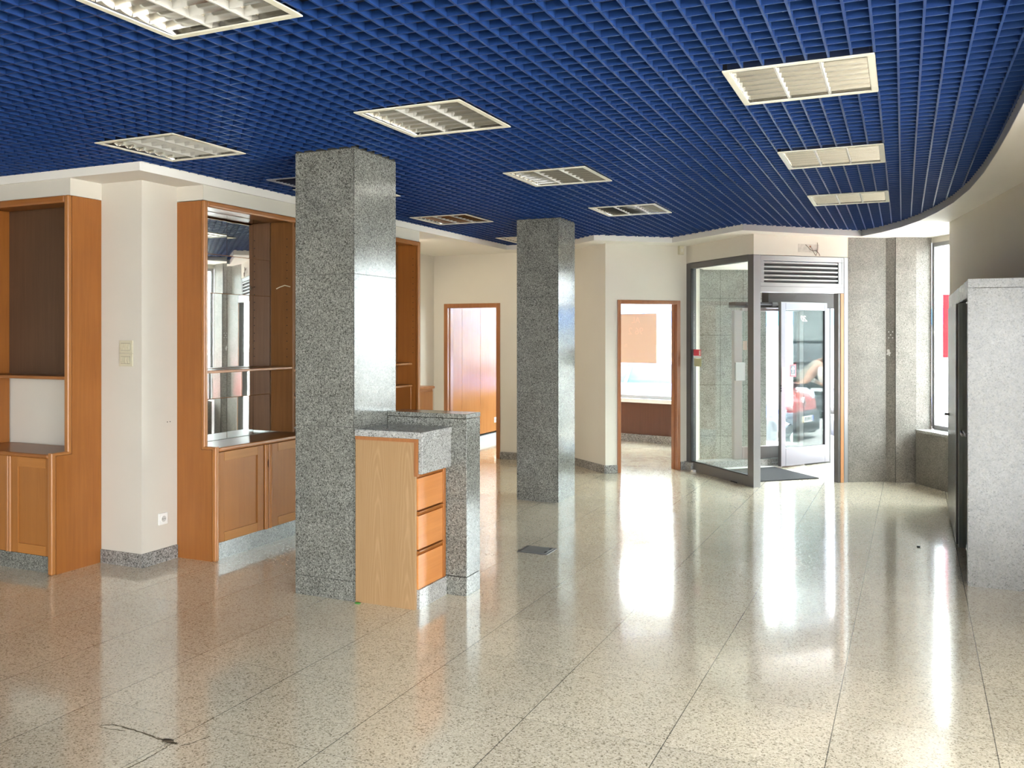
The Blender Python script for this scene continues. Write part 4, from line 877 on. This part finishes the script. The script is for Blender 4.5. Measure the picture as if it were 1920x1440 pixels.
def car(name, label, loc, rz, paint, L_, W_, H_, hood, grille=False, plate=None, lowbump=True, logo=False, wincol=(0.03, 0.035, 0.04)):
    # local frame: front towards -y... built along local y, nose at y=0, tail at y=+L
    t = thing(name, label, 'car', loc, rz)
    Mw = Matrix.Translation(Vector(loc)) @ Matrix.Rotation(rz, 4, 'Z')
    T = lambda p: Mw @ Vector(p)
    hw = W_ / 2
    def ring(y, w, zb, zt_, rr=0.09):
        pts = []
        for cx, cz, a0 in ((w - rr, zt_ - rr, 0), (-w + rr, zt_ - rr, 90), (-w + rr, zb + rr, 180), (w - rr, zb + rr, 270)):
            for k in range(4): a_ = R(a0 + 30 * k); pts.append((cx + rr * math.cos(a_), y, cz + rr * math.sin(a_)))
        return [T(p) for p in pts]
    belt = hood + 0.12
    st = [(0.02, hw * 0.80, 0.28, hood * 0.80), (0.10, hw * 0.90, 0.24, hood * 0.90), (0.35, hw * 0.97, 0.22, hood * 0.97), (0.95, hw, 0.20, belt - 0.02), (1.3, hw, 0.20, belt), (L_ * 0.6, hw, 0.20, belt), (L_ - 0.35, hw * 0.98, 0.22, belt), (L_ - 0.08, hw * 0.93, 0.26, belt - 0.06), (L_, hw * 0.84, 0.34, belt - 0.18)]
    body = MB().loft([ring(*s_) for s_ in st]).build('body', paint, t)
    cab = MB().loft([ring(0.98, hw * 0.93, belt - 0.12, belt + 0.02, 0.02), ring(1.55, hw * 0.84, belt - 0.12, H_ - 0.10, 0.05), ring(1.95, hw * 0.80, belt - 0.12, H_ - 0.02, 0.08), ring(L_ * 0.72, hw * 0.80, belt - 0.12, H_ - 0.03, 0.08), ring(L_ - 0.22, hw * 0.90, belt - 0.12, belt + 0.03, 0.02)]).build('windows', plain('car_glass', wincol, 0.05, 0, 0.8), t)
    MB().loft([ring(1.62, hw * 0.80, H_ - 0.09, H_ - 0.035, 0.02), ring(1.98, hw * 0.79, H_ - 0.06, H_, 0.02), ring(L_ * 0.72, hw * 0.78, H_ - 0.07, H_ - 0.008, 0.02), ring(L_ * 0.80, hw * 0.79, H_ - 0.13, H_ - 0.08, 0.02)]).build('roof', paint, t)
    pil = MB()
    for sg in (-1, 1):
        pil.cyl(T((sg * hw * 0.90, 1.0, belt)), T((sg * hw * 0.79, 1.66, H_ - 0.06)), 0.035, 8); pil.cyl(T((sg * hw * 0.89, L_ * 0.55, belt - 0.02)), T((sg * hw * 0.79, L_ * 0.53, H_ - 0.03)), 0.03, 8)
    pil.build('pillars', paint, t)
    if lowbump:
        bmat = plain('grey_plastic_bumper', (0.075, 0.085, 0.095), 0.5)
        MB().loft([ring(-0.05, hw * 0.80, 0.16, 0.50, 0.06), ring(0.03, hw * 0.93, 0.14, 0.54, 0.06), ring(0.30, hw * 1.005, 0.14, 0.55, 0.06), ring(0.55, hw * 1.01, 0.17, 0.50, 0.06)]).build('bumper', bmat, t)
        MB().hexa([T(p) for p in ((-hw * .7, -0.058, 0.20), (hw * .7, -0.058, 0.20), (hw * .7, -0.04, 0.20), (-hw * .7, -0.04, 0.20))], [T(p) for p in ((-hw * .7, -0.058, 0.29), (hw * .7, -0.058, 0.29), (hw * .7, -0.04, 0.29), (-hw * .7, -0.04, 0.29))]).build('lower_intake', M_black, t)
    for sg in (-1, 1):
        cpos = Mw @ Vector((sg * hw * 0.76, 0.16, hood * 0.86)); hl = MB()
        rings = []
        for k, (dy, rx, rz_) in enumerate(((-0.125, 0.05, 0.06), (-0.09, 0.12, 0.10), (0.05, 0.17, 0.13), (0.26, 0.06, 0.10))):
            rings.append([T((sg * (hw * 0.70 + 0.05 * k) + rx * math.cos(a_ * math.pi / 6), 0.16 + dy, hood * 0.80 + 0.035 * k + rz_ * math.sin(a_ * math.pi / 6))) for a_ in range(12)])
        hl.loft(rings).build('headlight', plain('headlight_lens', (0.75, 0.80, 0.84), 0.08), t)
    for yw in (0.75, L_ - 0.72):
        for sg in (-1, 1):
            w = MB().cyl(T((sg * (hw - 0.19), yw, 0.31)), T((sg * (hw + 0.01), yw, 0.31)), 0.31, 24).build('wheel', M_black, t)
            MB().cyl(T((sg * (hw - 0.02), yw, 0.31)), T((sg * (hw + 0.018), yw, 0.31)), 0.19, 18).build('hubcap', plain('hub_silver', (0.5, 0.5, 0.52), 0.3, 0.8), w)
    if grille:
        for sg in (-1, 1):
            g = MB(); pts = [(0.03, 0), (0.06, 0.07), (0.26, 0.09), (0.31, 0.04), (0.29, -0.05), (0.08, -0.07)]
            g.loft([[T((sg * x, 0.0, hood * 0.80 + z)) for x, z in pts], [T((sg * x, 0.12, hood * 0.80 + z)) for x, z in pts]]).build('grille', plain('grille_black', (0.02, 0.02, 0.022), 0.3), t)
        MB().loft([ring(-0.02, hw * 0.92, hood * 0.55, hood * 0.62, 0.02), ring(0.05, hw * 0.96, hood * 0.55, hood * 0.62, 0.02)]).build('trim_strip', plain('pale_trim', (0.6, 0.62, 0.62), 0.3), t)
    if logo:
        lg = MB(); zc = hood * 0.80 - 0.03
        o_ = [(0, 0.10), (0.062, 0), (0, -0.10), (-0.062, 0)]; i_ = [(0, 0.05), (0.03, 0), (0, -0.05), (-0.03, 0)]
        yy = -0.012
        for k in range(4):
            a_, b_, c_, d_ = o_[k], o_[(k + 1) % 4], i_[(k + 1) % 4], i_[k]
            lg.hexa([T((p[0], yy, zc + p[1])) for p in (a_, b_, c_, d_)], [T((p[0], yy + 0.05, zc + p[1])) for p in (a_, b_, c_, d_)])
        lg.build('emblem', plain('chrome', (0.8, 0.8, 0.82), 0.1, 1.0), t)
    if plate:
        zc = 0.40; w2 = 0.26; y_ = -0.075
        pl = MB().hexa([T(p) for p in ((-w2, y_, zc - .055), (w2, y_, zc - .055), (w2, y_ + .02, zc - .055), (-w2, y_ + .02, zc - .055))], [T(p) for p in ((-w2, y_, zc + .055), (w2, y_, zc + .055), (w2, y_ + .02, zc + .055), (-w2, y_ + .02, zc + .055))]).build('number_plate', M_white, t)
        for x0, x1, m_ in ((-w2, -w2 + .045, plain('plate_blue', (0.08, 0.18, 0.6), 0.5)), (w2 - .04, w2, plain('plate_yellow', (0.8, 0.55, 0.08), 0.5))):
            MB().hexa([T(p) for p in ((x0, y_ - .002, zc - .055), (x1, y_ - .002, zc - .055), (x1, y_ - .0004, zc - .055), (x0, y_ - .0004, zc - .055))], [T(p) for p in ((x0, y_ - .002, zc + .055), (x1, y_ - .002, zc + .055), (x1, y_ - .0004, zc + .055), (x0, y_ - .0004, zc + .055))]).build('plate_band', m_, pl)
        rot = (Matrix.Rotation(rz, 3, 'Z') @ Matrix.Rotation(R(90), 3, 'X')).to_quaternion()
        text('plate_characters', plate, 0.095, plain('plate_black', (0.02, 0.02, 0.02), 0.5), T((0.0, y_ - 0.001, zc)), rot, pl, 0.0008)
    return t
M_red = plain('red_car_paint', (0.42, 0.025, 0.03), 0.25, 0, 0.5, 0.6)
# a car's nose points along local -y; heading vector h -> rz
def head(hx, hy): return math.atan2(hx, -hy)
car('car', 'red hatchback with grey bumper parked outside, reflected in the open glass door', (4.05, 12.66, -0.30), head(-0.576, 0.823), M_red, 3.7, 1.64, 1.42, 0.90, plate='89-MB-82', logo=True)
car('car', 'dark off-roader behind the person, reflected in the open glass door', (8.5, 14.0, -0.30), head(-0.97, -0.25), plain('black_car_paint', (0.03, 0.035, 0.037), 0.2, 0, 0.6, 0.5), 4.5, 1.85, 1.80, 1.12, grille=True)
car('car', 'blue and white car in glaring sun seen through the office window', (-1.95, 15.75, -0.30), head(1, 0.0), plain('blue_car_paint', (0.14, 0.24, 0.72), 0.15, 0, 0.6, 0.8), 4.6, 1.75, 1.42, 0.95, wincol=(0.16, 0.22, 0.36))  # lighter bluish window colour stands in for sky glare on the glass
car('car', 'bright blue car glimpsed in the gap right of the open door', (-0.2, 19.5, -0.30), head(0.15, -1.0), plain('bright_blue_car_paint', (0.06, 0.16, 0.70), 0.2, 0, 0.6, 0.8), 4.2, 1.7, 1.40, 0.86)

# scooter glimpsed in the gap right of the door
t = thing('scooter', 'dark motor scooter parked outside in the gap right of the open door', 'scooter', (-1.0, 15.1, -0.30))
def wheel(c, r):
    ax = Vector((0.35, -0.93, 0)).normalized(); w = MB().cyl(Vector(c) - ax * 0.05, Vector(c) + ax * 0.05, r, 20).build('wheel', M_black, t); MB().cyl(Vector(c) - ax * 0.055, Vector(c) + ax * 0.055, r * 0.5, 14).build('hub', M_steel, w)
sx_ = Vector((0.93, 0.35, 0)); c0 = Vector((-1.0, 15.1, 0))
wheel(c0 - sx_ * 0.62 + Vector((0, 0, -0.06)), 0.24); wheel(c0 + sx_ * 0.62 + Vector((0, 0, -0.06)), 0.24)
dkp = plain('dark_scooter_plastic', (0.03, 0.035, 0.05), 0.35)
def P3(a, b, z): v = c0 + sx_ * a + Vector((-0.35, 0.93, 0)) * b; return (v.x, v.y, z)
MB().loft([[P3(a, b * w, z + h_ * c_) for b, c_ in ((-1, -1), (1, -1), (1, 0.6), (0.6, 1), (-0.6, 1), (-1, 0.6))] for a, w, z, h_ in ((-0.85, 0.08, 0.30, 0.06), (-0.6, 0.15, 0.25, 0.16), (-0.1, 0.15, 0.16, 0.16), (0.1, 0.14, -0.02, 0.05), (0.4, 0.14, -0.02, 0.05), (0.52, 0.18, 0.1, 0.18))]).build('body', dkp, t)
MB().loft([[P3(a, b * w, z + h_ * c_) for b, c_ in ((-1, -1), (1, -1), (0.8, 1), (-0.8, 1))] for a, w, z, h_ in ((0.46, 0.18, 0.18, 0.22), (0.60, 0.16, 0.30, 0.26), (0.68, 0.08, 0.42, 0.12))]).build('front_shield', dkp, t)
MB().loft([[P3(a, b * w, z + h_ * c_) for b, c_ in ((-1, -1), (1, -1), (0.8, 1), (-0.8, 1))] for a, w, z, h_ in ((-0.8, 0.1, 0.42, 0.03), (-0.4, 0.14, 0.42, 0.06), (0.0, 0.10, 0.38, 0.05))]).build('seat', M_black, t)
MB().cyl(P3(0.66, 0, -0.06), P3(0.50, 0, 0.62), 0.025, 8).build('fork', M_steel, t)
MB().tube([P3(0.42, -0.32, 0.66), P3(0.50, -0.12, 0.64), P3(0.50, 0.12, 0.64), P3(0.42, 0.32, 0.66)], 0.017, 8).build('handlebar', M_black, t)
MB().ball(P3(0.60, 0, 0.56), 0.08, 12, 8).build('headlight', M_white, t)

# red hanging banner outside the bay window
t = thing('banner', 'red vertical banner hanging outside the bay window at the right', 'banner', (0.62, 13.2, 1.2))
MB().box(0.49, 0.95, 13.19, 13.21, 1.30, 2.15).build('cloth', plain('red_cloth', (0.16, 0.006, 0.012), 0.8, 0, 0.1), t)
MB().cyl((0.48, 13.2, 2.17), (1.0, 13.2, 2.17), 0.015, 8).build('rod', M_steel, t); MB().cyl((0.98, 13.2, -0.3), (0.98, 13.2, 2.3), 0.03, 10).build('post', M_steel, t)
# café chairs glimpsed low in the bay window
t = thing('cafe_chair', 'pale metal cafe chair outside, low in the bay window', 'chair', (0.60, 14.4, -0.05))
pm = plain('pale_blue_metal', (0.45, 0.52, 0.60), 0.4, 0.3)
for a_, b_ in ((0.42, 14.2), (0.80, 14.2), (0.42, 14.6), (0.80, 14.6)): MB().cyl((a_, b_, -0.3), (a_, b_, 0.15), 0.014, 8).build('leg', pm, t)
MB().box(0.40, 0.82, 14.18, 14.62, 0.15, 0.175).build('seat', pm, t, 0.01)
bk = MB()
for k in range(6): bk.cyl((0.43 + k * 0.07, 14.62, 0.17), (0.43 + k * 0.07, 14.66, 0.62), 0.011, 8)
bk.cyl((0.40, 14.66, 0.62), (0.82, 14.66, 0.62), 0.015, 8); bk.build('backrest', pm, t)

# ------------------------------------------------------------------ person bending beside the red car
def skin_mesh(name, nodes, edges, mat, parent, sub=2, root=0):
    r_ = parent
    while r_.parent is not None: r_ = r_.parent
    inv = ROOT[r_.name]
    me = bpy.data.meshes.new(name); me.from_pydata([inv @ Vector(n[0]) for n in nodes], edges, []); o = bpy.data.objects.new(name, me); COL.objects.link(o); o.parent = parent
    sk = o.modifiers.new('skin', 'SKIN'); sk.use_smooth_shade = True
    for i, n in enumerate(nodes):
        r = n[1]; me.skin_vertices[0].data[i].radius = r if isinstance(r, tuple) else (r, r); me.skin_vertices[0].data[i].use_root = (i == root)
    s = o.modifiers.new('sub', 'SUBSURF'); s.levels = sub; s.render_levels = sub
    me.materials.append(mat); return o
B = Vector((5.57, 13.03, -0.30)); fw = Vector((0.07, 0.998, 0)); rt = Vector((0.998, -0.07, 0))
def bp(f_, r_, z): return tuple(B + fw * f_ + rt * r_ + Vector((0, 0, z)))
t = thing('person', 'person in cap and pale vest bending forward outside, reflected in the glass door', 'person', tuple(B))
M_skin = plain('skin', (0.50, 0.30, 0.22), 0.5); M_tan = plain('tan_vest', (0.24, 0.225, 0.19), 0.8); M_shirt = plain('white_shirt', (0.75, 0.70, 0.64), 0.8); M_trous = plain('dark_trousers', (0.06, 0.07, 0.085), 0.85)
nodes = [(bp(-0.10, 0, 0.93), (0.16, 0.12)), (bp(0.08, 0, 1.12), (0.15, 0.12)), (bp(0.26, 0, 1.28), (0.17, 0.125)), (bp(0.34, 0, 1.36), 0.11), (bp(0.40, 0, 1.40), 0.058), (bp(0.47, 0, 1.44), 0.085), (bp(0.50, 0, 1.53), 0.095),
         (bp(0.30, 0.19, 1.31), 0.068), (bp(0.22, 0.26, 1.05), 0.047), (bp(0.42, 0.20, 0.93), 0.036), (bp(0.49, 0.18, 0.90), 0.03),
         (bp(0.30, -0.19, 1.31), 0.068), (bp(0.26, -0.26, 1.04), 0.047), (bp(0.46, -0.18, 0.95), 0.036), (bp(0.53, -0.16, 0.93), 0.03),
         (bp(-0.09, 0.10, 0.86), 0.105), (bp(0.05, 0.12, 0.50), 0.068), (bp(-0.05, 0.12, 0.09), 0.045), (bp(0.10, 0.13, 0.035), 0.038),
         (bp(-0.09, -0.10, 0.86), 0.105), (bp(0.10, -0.12, 0.50), 0.068), (bp(0.02, -0.12, 0.09), 0.045), (bp(0.17, -0.13, 0.035), 0.038)]
edges = [(0, 1), (1, 2), (2, 3), (3, 4), (4, 5), (5, 6), (2, 7), (7, 8), (8, 9), (9, 10), (2, 11), (11, 12), (12, 13), (13, 14), (0, 15), (15, 16), (16, 17), (17, 18), (0, 19), (19, 20), (20, 21), (21, 22)]
body = skin_mesh('body', nodes, edges, M_skin, t)
face = MB(); hc = Vector(bp(0.495, 0, 1.50))
face.ball(tuple(hc + fw * 0.095 + Vector((0, 0, -0.01))), 0.016, 8, 6, (1, 1, 1.3)).build('nose', M_skin, body)
for s_ in (-1, 1):
    MB().ball(tuple(hc + rt * 0.035 * s_ + fw * 0.083 + Vector((0, 0, 0.012))), 0.010, 8, 6).build('eye', M_black, body)
    MB().ball(tuple(hc + rt * 0.088 * s_ + Vector((0, 0, -0.01))), 0.026, 8, 6, (0.5, 0.8, 1.2)).build('ear', M_skin, body)
MB().ball(tuple(hc + fw * 0.08 + Vector((0, 0, -0.05))), 0.02, 8, 6, (1.3, 0.6, 0.4)).build('mouth', plain('lips', (0.35, 0.14, 0.12), 0.5), body)
MB().ball(tuple(hc + Vector((0, 0, 0.045)) - fw * 0.01), 0.105, 14, 10, (0.95, 1.05, 0.75)).build('cap', plain('dark_cap', (0.06, 0.07, 0.075), 0.8), t)
MB().loft([[tuple(hc + fw * a_ + rt * b_ * w + Vector((0, 0, 0.045 + z + c_ * 0.006))) for b_, c_ in ((-1, -1), (1, -1), (1, 1), (-1, 1))] for a_, w, z in ((0.07, 0.075, 0.0), (0.13, 0.07, -0.008), (0.17, 0.04, -0.018))]).build('cap_peak', plain('dark_cap_peak', (0.05, 0.055, 0.06), 0.8), t)
vest = skin_mesh('vest', [(nodes[0][0], (0.185, 0.145)), (nodes[1][0], (0.175, 0.14)), (nodes[2][0], (0.20, 0.145)), (bp(0.33, 0, 1.35), 0.13)], [(0, 1), (1, 2), (2, 3)], M_tan, t)
for s_, idx in ((1, (7, 8, 9)), (-1, (11, 12, 13))):
    skin_mesh('sleeve', [(nodes[idx[0]][0], 0.088), (nodes[idx[1]][0], 0.062), (tuple(Vector(nodes[idx[1]][0]).lerp(Vector(nodes[idx[2]][0]), 0.55)), 0.052)], [(0, 1), (1, 2)], M_shirt, t)
skin_mesh('collar', [(bp(0.345, 0, 1.37), 0.092), (bp(0.39, 0, 1.405), 0.075)], [(0, 1)], M_shirt, t, 1)
skin_mesh('trousers', [(bp(-0.10, 0, 0.92), (0.19, 0.15)), (nodes[15][0], 0.125), (nodes[16][0], 0.088), (bp(-0.04, 0.12, 0.12), 0.068), (nodes[19][0], 0.125), (nodes[20][0], 0.088), (bp(0.03, -0.12, 0.12), 0.068)], [(0, 1), (1, 2), (2, 3), (0, 4), (4, 5), (5, 6)], M_trous, t)
for s_, i, j in ((1, 17, 18), (-1, 21, 22)):
    skin_mesh('shoe', [(tuple(Vector(nodes[i][0]) + Vector((0, 0, -0.04))), (0.055, 0.055)), (tuple(Vector(nodes[j][0]) + fw * 0.05 + Vector((0, 0, 0.008))), (0.048, 0.042))], [(0, 1)], M_black, t, 1)
for s_, i, e in ((1, 10, 9), (-1, 14, 13)):
    h0 = Vector(nodes[i][0]); dr = (h0 - Vector(nodes[e][0])).normalized(); sd_ = rt
    up = dr.cross(sd_).normalized()
    MB().loft([[tuple(h0 + dr * a_ + sd_ * x * w + up * y * 0.014) for x, y in ((-1, -1), (1, -1), (1, 1), (-1, 1))] for a_, w in ((-0.02, 0.026), (0.03, 0.04), (0.085, 0.042))]).build('palm', M_skin, body)
    for k, ln_ in enumerate((0.065, 0.078, 0.072, 0.055)):
        b0 = h0 + dr * 0.08 + sd_ * (-0.031 + 0.0205 * k); b1 = b0 + dr * ln_ * 0.5 - up * 0.008; b2 = b1 + dr * ln_ * 0.4 - up * 0.03
        MB().cyl(b0, b1, 0.009, 8).cyl(b1, b2, 0.0085, 8, 0.006).build('finger', M_skin, body)
    b0 = h0 + dr * 0.015 - sd_ * 0.03 * s_; b1 = b0 + dr * 0.035 - sd_ * 0.03 * s_ - up * 0.01; b2 = b1 + dr * 0.035 - sd_ * 0.008 * s_ - up * 0.015
    MB().cyl(b0, b1, 0.011, 8).cyl(b1, b2, 0.010, 8, 0.007).build('thumb', M_skin, body)
